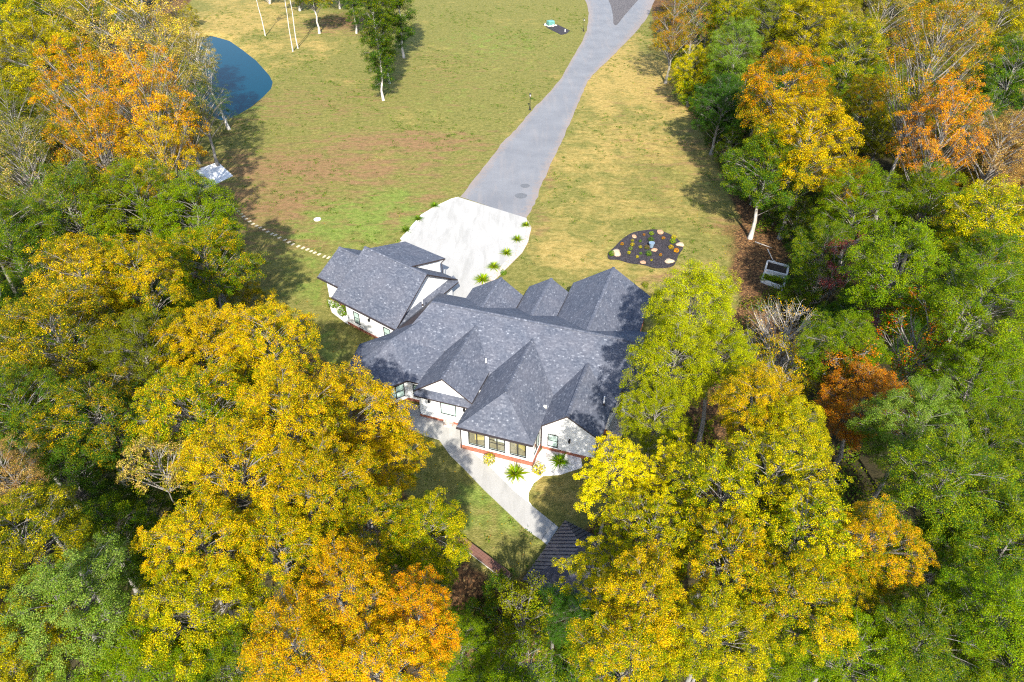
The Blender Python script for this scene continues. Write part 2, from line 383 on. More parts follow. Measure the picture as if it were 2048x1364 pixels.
def sheet(name, px, z, mat, thick=0.0, kind='structure', site_pts=None, edge=False):
    pts = site_pts or [site(u, v) for u, v in px]
    bm = bmesh.new()
    vs = [bm.verts.new((x, y, z)) for x, y in pts]; f = bm.faces.new(vs)
    if f.normal.z < 0: f.normal_flip()
    if thick:
        r = bmesh.ops.extrude_face_region(bm, geom=[f])
        for v in r['geom']:
            if isinstance(v, bmesh.types.BMVert): v.co.z -= thick
    bmesh.ops.triangulate(bm, faces=bm.faces[:]); bmesh.ops.recalc_face_normals(bm, faces=bm.faces[:])
    me = bpy.data.meshes.new(name); bm.to_mesh(me); bm.free(); me.materials.append(M[mat])
    o = add(name, me)
    if kind: o['kind'] = kind
    return o
def smooth_line(pts, n=6):
    out = []
    P = [np.array(p, float) for p in pts]; P = [2*P[0]-P[1]]+P+[2*P[-1]-P[-2]]
    for i in range(1, len(P)-2):
        for k in range(n):
            t = k/n; a, b, c, d = P[i-1:i+3]
            out.append(tuple(.5*((2*b)+(c-a)*t+(2*a-5*b+4*c-d)*t*t+(3*b-a-3*c+d)*t**3)))
    out.append(tuple(P[-2])); return out
def smooth_closed(pts, n=5):
    P = [np.array(p, float) for p in pts]; N = len(P); out = []
    for i in range(N):
        a, b, c, d = P[i-1], P[i], P[(i+1) % N], P[(i+2) % N]
        for k in range(n):
            t = k/n; out.append(tuple(.5*((2*b)+(c-a)*t+(2*a-5*b+4*c-d)*t*t+(3*b-a-3*c+d)*t**3)))
    return out

# asphalt driveway as a strip between its two edges, with an edge attribute for washed-in soil
ROAD_L = [(921, 394), (960, 345), (1002, 289), (1032, 259), (1060, 225), (1083, 201), (1118, 162), (1146, 116), (1171, 67), (1177, 32), (1170, 0), (1150, -40), (1120, -90)]
ROAD_R = [(1053, 438), (1069, 408), (1087, 362), (1110, 312), (1132, 264), (1150, 222), (1166, 183), (1185, 151), (1231, 106), (1268, 68), (1296, 32), (1310, 0), (1330, -40)]
def strip_mesh(name, Lp, Rp, nx, z, mat):
    V, E = [], []
    for a, b in zip(Lp, Rp):
        for k in range(nx+1):
            t = k/nx; w = .12*rnd.uniform(-1, 1) if k in (0, nx) else 0
            V.append((a[0]+(b[0]-a[0])*t+w, a[1]+(b[1]-a[1])*t, z)); E.append(abs(2*t-1))
    Fq = [(j*(nx+1)+k, j*(nx+1)+k+1, (j+1)*(nx+1)+k+1, (j+1)*(nx+1)+k) for j in range(len(Lp)-1) for k in range(nx)]
    o = add(name, mesh_np(name, V, Fq, mat, [('edge', 'POINT', 'FLOAT', E)])); o['kind'] = 'structure'; return o
strip_mesh('driveway', smooth_line([site(*p) for p in ROAD_L]), smooth_line([site(*p) for p in ROAD_R]), 12, .02, 'asphalt')
sheet('gravel_island', [(1216, -2), (1222, 12), (1226, 30), (1227, 47), (1230, 51), (1235, 49), (1248, 32), (1262, 16), (1278, -2), (1300, -30), (1200, -30)], .06, 'gravel_dark', .05)
for (u, v, r) in ((1050, 372, .62), (1042, 392, .78)):      # two round asphalt patches on the drive
    x, y = site(u, v)
    mb = MB(); mb.prism([(r*math.cos(t)*(1+.06*math.sin(3*t)), r*math.sin(t)) for t in np.linspace(0, 2*math.pi, 22)[:-1]], 0, .008)
    o = mb.build('asphalt_patch', 'asphalt_patch', None, loc=(x, y, .022)); o['kind'] = 'structure'

# concrete parking pad, cut into slabs by control joints
PAD_PX = [(917, 395), (1053, 437), (1057, 452), (1050, 475), (1036, 498), (1012, 522), (988, 548), (955, 575), (935, 605), (900, 625), (800, 600), (760, 560), (800, 485), (822, 462), (842, 437), (868, 416)]
sheet('parking_pad', PAD_PX, .06, 'concrete', .1)
def joint(name, pts, w=.035):
    mb = MB()
    for (a, b) in zip(pts[:-1], pts[1:]):
        a = Vector((*site(*a), .0665)); b = Vector((*site(*b), .0665)); d = (b-a).normalized(); n = Vector((-d.y, d.x, 0))*w/2
        mb.face([a-n, b-n, b+n, a+n])
    o = mb.build(name, 'concrete_grey'); o['kind'] = 'structure'
for pts in ([(985, 416), (955, 450), (900, 513)], [(868, 434), (1030, 492)], [(835, 462), (1000, 528)], [(950, 405), (870, 492)], [(1022, 428), (960, 510), (915, 560)]): joint('pad_joint', pts)

# white gravel verges along the pad and in front of the house
sheet('gravel_verge', [(1055, 440), (1063, 455), (1056, 485), (1045, 505), (1020, 530), (995, 555), (965, 580), (950, 592), (938, 600), (955, 575), (988, 548), (1012, 522), (1036, 498), (1050, 475), (1057, 452)], .03, 'gravel_pink', .05)
sheet('gravel_verge', [(917, 394), (902, 398), (870, 413), (842, 430), (822, 453), (800, 478), (806, 482), (822, 464), (842, 439), (868, 418)], .03, 'gravel_white', .05)
sheet('gravel_bed', [(655, 600), (664, 625), (690, 645), (700, 650), (700, 640), (676, 602)], .03, 'gravel_white', .05)
sheet('gravel_bed', [(935, 896), (1065, 925), (1090, 890), (1160, 905), (1165, 935), (1120, 950), (1086, 952), (1068, 966), (1058, 985), (1057, 1002), (1066, 1014), (1030, 985), (985, 940), (945, 905)], .028, 'gravel_white', .05)
sheet('gravel_side_path', [(1200, 892), (1235, 845), (1262, 760), (1275, 765), (1262, 830), (1240, 880), (1215, 910)], .026, 'gravel_pink', .05)
# patio and front walk
sheet('front_walk', [(795, 800), (840, 812), (922, 850), (935, 897), (985, 940), (1030, 985), (1066, 1014), (1107, 1047), (1082, 1080), (1050, 1058), (1024, 1033), (967, 979), (927, 937), (900, 911), (878, 880), (850, 872), (800, 850)], .06, 'concrete', .1)
sheet('walk_landing', [(1107.5, 1047.5), (1117, 1056), (1094, 1091), (1083, 1080.5)], .075, 'concrete_grey', .5)
sheet('side_stoop', [(1221, 829), (1237, 834), (1229, 869), (1211, 864)], .32, 'concrete', .3)
sheet('patio_slab', [(466, 352), (398, 385), (345, 358), (436, 325)], .08, 'white_trim', .1)
def ring_poly(pts, s):
    cx = sum(p[0] for p in pts)/len(pts); cy = sum(p[1] for p in pts)/len(pts)
    return [(cx+(x-cx)*s, cy+(y-cy)*s) for x, y in pts]
pw = sheet('pond_water', None, -.55, 'pond_water', site_pts=smooth_closed(ring_poly(POND, 1.04)))
sheet('creek_water', None, -4.1, 'creek_water', site_pts=[(-8, 14), (14, 19), (14, 27), (-8, 21.5)])

# ------------------------------------------------------------------ the house (local x along its front, local y towards its back)
HO = site(1065, 932); HROT = R(-18.6)
house = empty('house', (*HO, 0), HROT)
tag(house, 'large white farmhouse with dark grey shingle roofs and many gables', 'house')
AX, BX = (math.sin(R(18.6)), math.cos(R(18.6))), (math.cos(R(18.6)), -math.sin(R(18.6)))
def hw(x, y): return HO[0]+x*BX[0]+y*AX[0], HO[1]+x*BX[1]+y*AX[1]
GA = R(19); GO = (-21.72, 11.47)
def gl(g1, g2): return GO[0]+g1*math.cos(GA)+g2*math.sin(GA), GO[1]-g1*math.sin(GA)+g2*math.cos(GA)
def gl3(g1, g2, z): return (*gl(g1, g2), z)

def wall(solids, name='wall', mat='white_siding'):
    mb = MB()
    for A, B in solids: mb.solid(A, B)
    return mb.build(name, mat, house)
def gable_solid(x0, x1, xp, zl, zr, zp, y0, y1, z0=.0):
    pr = [(x0, z0), (x1, z0), (x1, zr), (xp, zp), (x0, zl)]
    return [(x, y0, z) for x, z in pr], [(x, y1, z) for x, z in pr]
def flat_solid(poly, z0, z1):
    return [(x, y, z0) for x, y in poly], [(x, y, z1) for x, y in poly]
F0 = .26    # top of the brick foundation
wall([gable_solid(-10.0, -5.62, -7.75, 2.92, 3.0, 4.62, 2.2, 8.5, F0)])                     # left front gable
wall([gable_solid(.12, 4.25, 2.0, 2.52, 2.62, 4.03, 1.95, 7.6, F0)])                        # right front gable
wall([gable_solid(-10.95, -6.45, -8.4, 2.62, 2.62, 4.3, 12.5, 16.75, F0)])
wall([gable_solid(-6.05, -2.75, -4.15, 2.62, 2.62, 3.9, 12.5, 18.7, F0)])
wall([gable_solid(-2.15, 4.6, 1.2, 2.62, 2.62, 5.0, 12.0, 20.6, F0)])
mainw = [(y, z) for y, z in ((5.2, F0), (15.0, F0), (15.0, 2.62), (10.2, 5.27), (5.2, 2.5))]
wall([([(-12.0, y, z) for y, z in mainw], [(4.5+.09*(y-5.2), y, z) for y, z in mainw])])
wall([flat_solid([(-11.7, 3.65), (-9.5, 3.65), (-9.5, 6), (-11.7, 6)], F0, 2.5)])
HEX = [(-11.35, 3.15), (-12.75, 1.5), (-15.3, 1.15), (-16.6, 2.8), (-17.25, 6.1), (-15.5, 8.3)]
HEXW = [(-11.7, 3.72), (-13.0, 2.1), (-15.1, 1.75), (-16.2, 3.1), (-16.75, 5.95), (-15.2, 7.9), (-12, 8.5)]
wall([flat_solid(HEXW, F0, 2.55)])
gp = [(0.0, F0), (8.55, F0), (8.55, 2.75), (4.2, 5.8), (0.0, 2.75)]
wall([([gl3(0, a, z) for a, z in gp], [gl3(6.5-.11*a, a, z) for a, z in gp])])                     # garage
ep = [(1.7, F0), (6.8, F0), (6.8, 2.7), (4.2, 4.4), (1.7, 2.75)]
wall([([gl3(-4.7, a, z) for a, z in ep], [gl3(-3.4, a, z) for a, z in ep]),
      ([gl3(-3.39, a, z) for a, z in [(3.2, F0), (6.8, F0), (6.8, 2.7), (4.2, 4.4), (3.2, 3.7)]], [gl3(-.02, a, z) for a, z in [(3.2, F0), (6.8, F0), (6.8, 2.7), (4.2, 4.4), (3.2, 3.7)]])])
wall([([gl3(-.7, a, z) for a, z in [(4.6, 2), (8.75, F0), (8.75, 4.35), (4.6, 5.35)]], [gl3(3.95, a, z) for a, z in [(4.6, 2), (8.75, F0), (8.75, 4.35), (4.6, 5.35)]])])
# porch beam and post of the side entry
mb = MB(); mb.box(-3.4, 0, 1.7, 1.95, 2.35, 2.72, 0, gl3); mb.build('porch_beam', 'white_trim', house)
mb = MB(); mb.box(-3.0, -1.9, 3.12, 3.2, .3, 2.35, 0, gl3); d_ = mb.build('door', 'door_brown', house)
mb = MB(); mb.box(-2.08, -2.0, 3.06, 3.12, 1.2, 1.34, 0, gl3); mb.build('handle', 'lamp_black', d_)
mb = MB(); mb.box(-3.38, -.02, 1.75, 3.18, 0, .3, 0, gl3); mb.build('porch_floor', 'brick_red', house)
# sunroom: piers, sills and a header round real window openings
mb = MB()
PX = [-5.65, -5.05, -3.70, -3.42, -2.12, -1.80, -.50, -.0]
for i in (0, 2, 4, 6): mb.box(PX[i], PX[i+1], 0, .18, .42, 2.5)
mb.box(PX[1], PX[2], .005, .175, 2.14, 2.5); mb.box(PX[3], PX[4], .005, .175, 2.14, 2.5); mb.box(PX[5], PX[6], .005, .175, 2.14, 2.5)
for i in (1, 3, 5): mb.box(PX[i], PX[i+1], .005, .175, .42, .62)
mb.box(-.18, 0, .18, .38, .42, 2.5); mb.box(-.18, 0, 1.72, 1.95, .42, 2.5); mb.box(-.175, -.005, .38, 1.72, .42, .62); mb.box(-.175, -.005, .38, 1.72, 2.14, 2.5)
mb.box(-5.65, -5.5, .18, 2.2, .42, 2.5)
mb.build('wall', 'white_siding', house)
mb = MB(); mb.box(-5.5, -.18, .18, 3.6, .35, .45); mb.build('sunroom_floor', 'floor_oak', house)
mb = MB(); mb.box(-5.5, -.02, 3.4, 3.6, .45, 2.9); mb.build('sunroom_back_wall', 'room_wall', house)
# brick foundation band, proud of the siding
mb = MB()
def band(x0, x1, y0, y1, z=F0): mb.box(x0, x1, y0, y1, -.6, z)
band(-10.04, -5.58, 2.16, 5); band(.16, 4.3, 1.9, 5); band(-5.7, .05, -.05, .1, .42); band(-5.7, -5.5, .1, 2.2, .42); band(-.1, .05, .1, 1.95, .42)
band(-11.0, -6.4, 15, 16.8); band(-6.1, -2.7, 15, 18.75); band(-2.2, 4.65, 12, 20.65); band(-11.5, 4.5, 5, 15.05); band(-11.72, -9.6, 3.61, 5)
mb.prism([(x*1.004-.0, y-.04) for x, y in HEXW], -.6, F0)
for a, b, c_, d2 in ((-.04, 5.5, -.04, 8.6), (-4.74, -3.36, 1.66, 6.84), (-3.36, 0, 3.15, 6.84), (-.74, 4.0, 8.6, 8.8)): mb.box(a, b, c_, d2, -.6, F0, 0, gl3)
mb.build('brick_foundation', 'brick_red', house)

# roofs: every plane a thin slab, shingle courses laid along its own eave
def roof_plane(mb, pts, th=.14):
    """pts: eave first then on round the plane; uv run along the first edge and up the slope"""
    P = [Vector(p) for p in pts]; u = (P[1]-P[0]).normalized(); n = (P[1]-P[0]).cross(P[2]-P[0]).normalized()
    if n.z < 0: n = -n
    v = n.cross(u)
    uv = [((p-P[0]).dot(u)+rnd_off[0], (p-P[0]).dot(v)) for p in P]; rnd_off[0] += 3.7
    mb.face(P, 0, uv)
    Q = [p-Vector((0, 0, th)) for p in P]; mb.face(list(reversed(Q)), 1)
    for i in range(len(P)):
        j = (i+1) % len(P); mb.face([P[i], Q[i], Q[j], P[j]], 1)
rnd_off = [0.0]
def roof(name, planes, caps):
    mb = MB()
    for p in planes: roof_plane(mb, p)
    me = mb.mesh(name, ['shingle', 'fascia_dark']); o = add(name, me, house)
    for a, b in caps:                               # ridge cap shingles as a low folded strip
        a = Vector(a); b = Vector(b); d = (b-a).normalized(); s_ = d.cross(Vector((0, 0, 1))).normalized()*.15; up = Vector((0, 0, .035)); dn = Vector((0, 0, -.05))
        L_ = (b-a).length; m2 = MB(); k = max(2, int(L_/.28))
        for i in range(k):
            p0 = a+d*(L_*i/k); p1 = a+d*(L_*(i+.98)/k); e0 = up*1.0; e1 = up*.55
            u0 = i*.3+rnd.random()*7
            m2.face([p0+s_+dn+e0, p0+e0, p1+e1, p1+s_+dn+e1], 0, [(u0, 0), (u0, .13), (u0+.2, .13), (u0+.2, 0)])
            m2.face([p0+e0, p0-s_+dn+e0, p1-s_+dn+e1, p1+e1], 0, [(u0, .14), (u0, .28), (u0+.2, .28), (u0+.2, .14)])
        add('ridge_cap', m2.mesh('ridge_cap', ['shingle']), o)
    return o
SF, SB = .55, .53
def zf(y): return 5.45-SF*(10.2-y)
def yf(z): return 10.2-(5.45-z)/SF
def yb(z): return 10.2+(5.45-z)/SB
RL, RR = -12.2, 5.6
roof('roof', [[(-12.6, 4.9, zf(4.9)), (4.75, 4.9, zf(4.9)), (RR, 10.2, 5.45), (RL, 10.2, 5.45), (-13.2, 8.0, zf(8.0))],
              [(RR, 15.4, 2.694), (-14.0, 15.4, 2.694), (RL, 10.2, 5.45), (RR, 10.2, 5.45)],
              [(-14.0, 15.4, 2.694), (-15.5, 8.3, 2.65), (-13.2, 8.0, zf(8.0)), (RL, 10.2, 5.45)],
              [(-11.6, 3.1, 2.64), (-9.6, 3.1, 2.64), (-9.6, 6.6, 3.52), (-11.6, 6.6, 3.52)]],
     [((RL, 10.2, 5.46), (RR, 10.2, 5.46))])
hc = (-13.7, 5.4, 4.55)                               # the angled end bay
hx = [(x, y, 2.65) for x, y in HEX]+[(-12.2, 9.2, 4.6), (-11.0, 6.6, 3.5)]
roof('roof', [[hx[i+1], hx[i], hc] for i in range(len(hx)-1)]+[[hx[0], hx[-1], hc]], [])
def gable_roof(name, x0, z0, xp, zp, x1, z1, yr, yend, back=False):
    ye = yb if back else yf
    A = [(x0, yr, z0), (x0, ye(z0), z0), (xp, ye(zp), zp), (xp, yr, zp)]
    B = [(x1, ye(z1), z1), (x1, yr, z1), (xp, yr, zp), (xp, ye(zp), zp)]
    return roof(name, [A, B], [((xp, yr, zp+.01), (xp, ye(zp), zp+.01))])
gable_roof('roof', -10.2, 3.0, -7.75, 4.8, -5.42, 3.05, 1.88, None)
gable_roof('roof', -.0, 2.60, 2.0, 4.2, 4.58, 2.60, 1.6, None)
gable_roof('roof', -11.25, 2.75, -8.4, 4.5, -6.25, 2.95, 17.1, None, True)
gable_roof('roof', -6.3, 2.75, -4.15, 4.1, -2.45, 2.9, 19.05, None, True)
gable_roof('roof', -2.5, 2.75, 1.2, 5.2, 4.9, 2.75, 21.0, None, True)
# sunroom hip roof
zs, ys_ = 2.62, -.42
roof('roof', [[(-5.75, ys_, zs), (.12, ys_, zs), (-2.82, 2.1, 4.72)],
              [(.12, ys_, zs), (.12, yf(zs), zs), (-2.82, yf(4.72), 4.72), (-2.82, 2.1, 4.72)],
              [(-5.75, yf(zs), zs), (-5.75, ys_, zs), (-2.82, 2.1, 4.72), (-2.82, yf(4.72), 4.72)]],
     [((-2.82, 2.1, 4.73), (-2.82, yf(4.72), 4.73))])
# lean-to roof on the right flank
roof('roof', [[(6.0, 7.0, 2.45), (6.35, 12.2, 2.45), (5.2, 12.2, 2.95), (4.9, 7.0, 2.95)]], [])
wall([flat_solid([(5.1, 7.5), (5.7, 7.5), (5.9, 11.8), (5.1, 11.8)], F0, 2.4)])
# pent roofs across two gables
roof('pent_roof', [[(-10.15, 1.62, 2.72), (-5.45, 1.62, 2.72), (-5.45, 2.22, 3.05), (-10.15, 2.22, 3.05)]], [])
roof('pent_roof', [[gl3(7.15, -.2, 2.62), gl3(6.12, 8.9, 2.62), gl3(5.5, 8.9, 3.1), gl3(6.5, -.2, 3.1)]], [])
# garage roofs
zr_ = 6.0
roof('roof', [[gl3(-1.25, -.45, 2.8), gl3(7.1, -.45, 2.8), gl3(6.75, 4.2, zr_), gl3(-1.25, 4.2, zr_)],
              [gl3(6.0, 8.95, 2.8), gl3(-1.25, 8.95, 2.8), gl3(-1.25, 4.2, zr_), gl3(6.75, 4.2, zr_)]], [(gl3(-1.25, 4.2, zr_+.01), gl3(6.75, 4.2, zr_+.01))])
roof('roof', [[gl3(-5.15, 1.1, 2.75), gl3(-1.2, 1.1, 2.75), gl3(-1.2, 4.2, 4.62), gl3(-5.15, 4.2, 4.62)],
              [gl3(-1.2, 7.3, 2.75), gl3(-5.15, 7.3, 2.75), gl3(-5.15, 4.2, 4.62), gl3(-1.2, 4.2, 4.62)]], [(gl3(-5.15, 4.2, 4.63), gl3(-1.2, 4.2, 4.63))])
roof('roof', [[gl3(4.3, 9.2, 4.4), gl3(-1.1, 9.2, 4.4), gl3(-1.1, 4.7, 5.68), gl3(4.3, 4.7, 5.68)]], [])

# windows: frame, sashes, glass and a pale blind behind it
def window(x0, x1, z0, z1, T, cols=1, blind=True, rail=True, name='window'):
    """T maps (along, out, up) to house space"""
    w = empty(name); w.parent = house
    mb = MB(); t = .055
    def bx(a, b, c0, c1, o0, o1): mb.box(a, b, o0, o1, c0, c1, 0, lambda x, y, z: T(x, y, z))
    bx(x0-t, x0, z0-t, z1+t, .0, .05); bx(x1, x1+t, z0-t, z1+t, .0, .05); bx(x0, x1, z0-t, z0, .0, .05); bx(x0, x1, z1, z1+t, .0, .05)
    cw = (x1-x0)/cols
    for k in range(1, cols): bx(x0+k*cw-.035, x0+k*cw+.035, z0, z1, .0, .046)
    f = mb.build('frame', 'window_frame_black', w)
    for k in range(cols):
        a, b = x0+k*cw, x0+(k+1)*cw; zm = (z0+z1)/2
        if rail:
            mb = MB(); mb.box(a+.036, b-.036, .012, .04, zm-.022, zm+.022, 0, T); mb.build('meeting_rail', 'window_frame_black', w)
        mb = MB(); mb.face([T(a+.01, .02, z0+.005), T(b-.01, .02, z0+.005), T(b-.01, .02, z1-.005), T(a+.01, .02, z1-.005)]); mb.build('pane', 'glass', w)
        if blind:
            mb = MB(); mb.box(a+.01, b-.01, .004, .008, z0+.01, z1-.01, 0, T); mb.build('blind', 'blind_pale', w)
    mb = MB(); mb.box(x0-.1, x1+.1, .0, .09, z0-t-.05, z0-t-.002, 0, T); mb.build('sill', 'white_trim', w)
    return w
def on_front(yw): return lambda x, o, z: (x, yw-o, z)
window(-8.15, -6.95, .98, 2.2, on_front(2.2), 1, True, False)
window(.62, 1.31, .5, 1.66, on_front(1.95))
for a, b in ((PX[1], PX[2]), (PX[3], PX[4]), (PX[5], PX[6])): window(a+.06, b-.06, .68, 2.08, on_front(.06), 2, False, a > -4 and a < -3)
window(-1.65, -.45, .68, 2.08, lambda x, o, z: (-.06+o, -x+.0, z), 2, False, False)
p0, p1 = HEXW[0], HEXW[1]; dl = math.hypot(p1[0]-p0[0], p1[1]-p0[1]); du = ((p0[0]-p1[0])/dl, (p0[1]-p1[1])/dl); no = (du[1], -du[0])
window(.25, 1.65, .7, 1.92, lambda x, o, z: (p1[0]+du[0]*x+no[0]*o, p1[1]+du[1]*x+no[1]*o, z), 2)
window(-11.2, -10.5, .7, 1.8, on_front(3.65))
window(1.05, 1.7, .72, 1.88, lambda x, o, z: gl3(x, -o, z))
window(5.0, 5.75, .72, 1.88, lambda x, o, z: gl3(x, -o, z))
# sunroom contents seen through the glass
def armchair(x, y, rz, mat, label):
    c = empty('armchair', (*hw(x, y), .45), rz+HROT); tag(c, label, 'armchair', 'sunroom chairs')
    mb = MB(); mb.box(-.36, .36, -.34, .34, .12, .42); mb.build('seat', mat, c)
    mb = MB(); mb.solid([(-.36, .26, .42), (.36, .26, .42), (.36, .4, .9), (-.36, .4, .9)], [(-.36, .38, .42), (.36, .38, .42), (.36, .5, .9), (-.36, .5, .9)]); mb.build('backrest', mat, c)
    for s_ in (-1, 1):
        mb = MB(); mb.box(s_*.36, s_*.5, -.34, .4, .12, .62); mb.build('armrest', mat, c)
        for k in (-1, 1):
            mb = MB(); mb.tube((s_*.36, k*.28, 0), (s_*.36, k*.28, .12), .03); mb.build('leg', 'door_brown', c)
armchair(-4.4, 1.1, .3, 'fabric_tan', 'tan armchair inside the sunroom behind its first window pair')
armchair(-2.8, 1.3, 0, 'fabric_pale', 'pale armchair inside the sunroom behind its middle window pair')
armchair(-1.1, 1.2, -.4, 'fabric_tan', 'tan armchair inside the sunroom behind its last window pair')
# wall lamps, gutters, downspouts, vents
def wall_lamp(T):
    l = empty('wall_lamp'); l.parent = house
    mb = MB(); mb.box(-.06, .06, 0, .03, -.12, .12, 0, T); mb.box(-.05, .05, .03, .12, .08, .12, 0, T); mb.build('bracket', 'lamp_black', l)
    mb = MB(); mb.box(-.075, .075, .05, .2, -.16, .08, 0, T); mb.build('lantern', 'lamp_black', l)
wall_lamp(lambda x, o, z: (-9.1+x, 2.2-o, 2.05+z)); wall_lamp(lambda x, o, z: (-6.18+x, 2.2-o, 1.98+z)); wall_lamp(lambda x, o, z: (2.24+x, 1.95-o, 1.55+z))
wall_lamp(lambda x, o, z: gl3(3.2+x, -o, 1.95+z))
mb = MB(); mb.box(-8.95, -8.7, 2.13, 2.2, 3.22, 3.42); mb.build('gable_vent', 'blind_pale', house)
def spout(pts):
    mb = MB()
    for a, b in zip(pts[:-1], pts[1:]): mb.tube(a, b, .045, k=6)
    mb.build('downspout', 'fascia_dark', house)
spout([(.06, 1.55, 2.5), (.1, 1.85, 2.3), (.1, 1.85, .1)]); spout([(4.3, 1.6, 2.5), (4.28, 1.85, 2.2), (4.28, 1.85, .1)]); spout([(-5.6, -.3, 2.5), (-5.6, -.06, 2.3), (-5.6, -.06, .1)])
spout([gl3(4.2, 9.15, 4.2), gl3(4.05, 8.9, 4.0), gl3(4.05, 8.9, .1)])
def gutter(a, b):
    mb = MB(); a = Vector(a); b = Vector(b); d = (b-a).normalized(); s_ = d.cross(Vector((0, 0, 1)))
    mb.solid([a+s_*.0, a+s_*.12, a+s_*.1-Vector((0, 0, .11)), a-Vector((0, 0, .11))], [b+s_*.0, b+s_*.12, b+s_*.1-Vector((0, 0, .11)), b-Vector((0, 0, .11))]); mb.build('gutter', 'fascia_dark', house)
gutter((-5.75, ys_-.005, zs-.015), (.12, ys_-.005, zs-.015)); gutter(gl3(-1.25, -.455, 2.78), gl3(7.1, -.455, 2.78)); gutter(gl3(-5.15, 1.095, 2.73), gl3(-1.26, 1.095, 2.73))
for (x, y, z, h, r) in ((-5.9, 6.3, zf(6.3), .55, .05), (4.0, 5.0, 3.0, .75, .06), (-13.2, 10.4, 4.8, .55, .05)):
    mb = MB(); mb.tube((x, y, z-.2), (x, y, z+h), r, k=10); v_ = mb.build('vent_pipe', 'pipe_white', house)
    mb = MB(); mb.tube((x, y, z-.1), (x, y, z+.12), r*2.0, r*1.15, k=10); mb.build('boot', 'fascia_dark', v_)

# ------------------------------------------------------------------ small things on the site
def ico(r, seed, sq=(1, 1, .6), n=2, j=.22):
    g = random.Random(seed); bm = bmesh.new(); bmesh.ops.create_icosphere(bm, subdivisions=n, radius=r)
    ph = [g.uniform(0, 6) for _ in range(6)]
    for v in bm.verts:
        c = v.co; k = 1+j*(math.sin(c.x/r*2.3+ph[0])*math.sin(c.y/r*2.1+ph[1])+.6*math.sin(c.z/r*3+ph[2]+c.x/r*2))+g.uniform(-.04, .04)
        v.co = Vector((c.x*k*sq[0], c.y*k*sq[1], c.z*k*sq[2]))
    return bm
def rock(x, y, r, seed, mat, label, group, sq=(1, .8, .55), rz=0.0, z=.0):
    bm = ico(r, seed, sq); me = bpy.data.meshes.new('rock'); bm.to_mesh(me); bm.free(); me.materials.append(M[mat])
    o = add('rock', me, None, (x, y, z+r*.2), (0, 0, rz)); return tag(o, label, 'rock', group)
STEPS = [(345, 622), (375, 645), (407, 672), (435, 698), (467, 732), (495, 758), (525, 786), (565, 815), (600, 843), (643, 865), (685, 885), (725, 908), (770, 932), (818, 957), (858, 970), (903, 1000), (967, 1025), (1012, 1050), (1055, 1075), (1118, 1097), (1172, 1115), (1222, 1133), (1265, 1152), (1305, 1170), (1355, 1188), (1415, 1213), (1462, 1225)]
sp_ = [site(400+a/5.683, 300+b/5.683) for a, b in STEPS]
mb = MB(); mb.box(-.21, .21, -.125, .125, -.03, .05); st_me = mb.mesh('stepping_stone', ['stepping_stone'])
ORD = ['first', 'second', 'third', 'fourth', 'fifth', 'sixth', 'seventh', 'eighth', 'ninth', 'tenth', 'eleventh', 'twelfth', 'thirteenth', 'fourteenth', 'fifteenth', 'sixteenth', 'seventeenth', 'eighteenth', 'nineteenth', 'twentieth', 'twenty-first', 'twenty-second', 'twenty-third', 'twenty-fourth', 'twenty-fifth', 'twenty-sixth', 'twenty-seventh']
for i, (x, y) in enumerate(sp_):
    j = min(i+1, len(sp_)-1); a = sp_[j-1]; b = sp_[j]; ang = math.atan2(b[1]-a[1], b[0]-a[0])+math.pi/2+rnd.uniform(-.12, .12)
    o = add('stepping_stone', st_me, None, (x, y, .01), (0, 0, ang)); o.scale = (rnd.uniform(.9, 1.15), rnd.uniform(.9, 1.15), 1)
    tag(o, '%s stepping stone of the lawn path counting from the shaded patio slab' % ORD[i], 'stepping stone', 'stepping stones across the lawn')
x, y = site(635, 439.5)
mb = MB(); mb.prism([(.42*math.cos(t), .42*math.sin(t)) for t in np.linspace(0, 2*math.pi, 25)[:-1]], 0, .09); mb.tube((0, 0, .09), (0, 0, .13), .08)
tag(mb.build('tank_lid', 'lid_white', None, loc=(x, y, .01)), 'round white tank lid set in the lawn behind the garage', 'tank lid')

def lamp_post(u, v, label):
    p = empty('lamp_post', (*site(u, v), 0)); tag(p, label, 'lamp post', 'lamp posts along the driveway')
    mb = MB(); mb.tube((0, 0, 0), (0, 0, .12), .22, .2, 12); mb.tube((0, 0, .12), (0, 0, .5), .11, .08, 10); mb.build('base', 'lamp_black', p)
    mb = MB(); mb.tube((0, 0, .5), (0, 0, 2.15), .055, .045, 10); mb.tube((-.3, 0, 1.95), (.3, 0, 1.95), .02, k=6); mb.build('pole', 'lamp_black', p)
    h = empty('lantern'); h.parent = p
    mb = MB(); mb.tube((0, 0, 2.15), (0, 0, 2.2), .16, k=6); mb.tube((0, 0, 2.55), (0, 0, 2.72), .22, .03, 6)
    for k in range(6): t = k*math.pi/3; mb.tube((.13*math.cos(t), .13*math.sin(t), 2.2), (.18*math.cos(t), .18*math.sin(t), 2.55), .014, k=4)
    mb.build('cage', 'lamp_black', h)
    mb = MB(); mb.tube((0, 0, 2.2), (0, 0, 2.55), .11, .15, 6); mb.build('glass', 'lamp_glass', h)
lamp_post(1060, 220, 'black lamp post at the middle of the driveway edge'); lamp_post(1167, 63, 'black lamp post near the driveway fork')

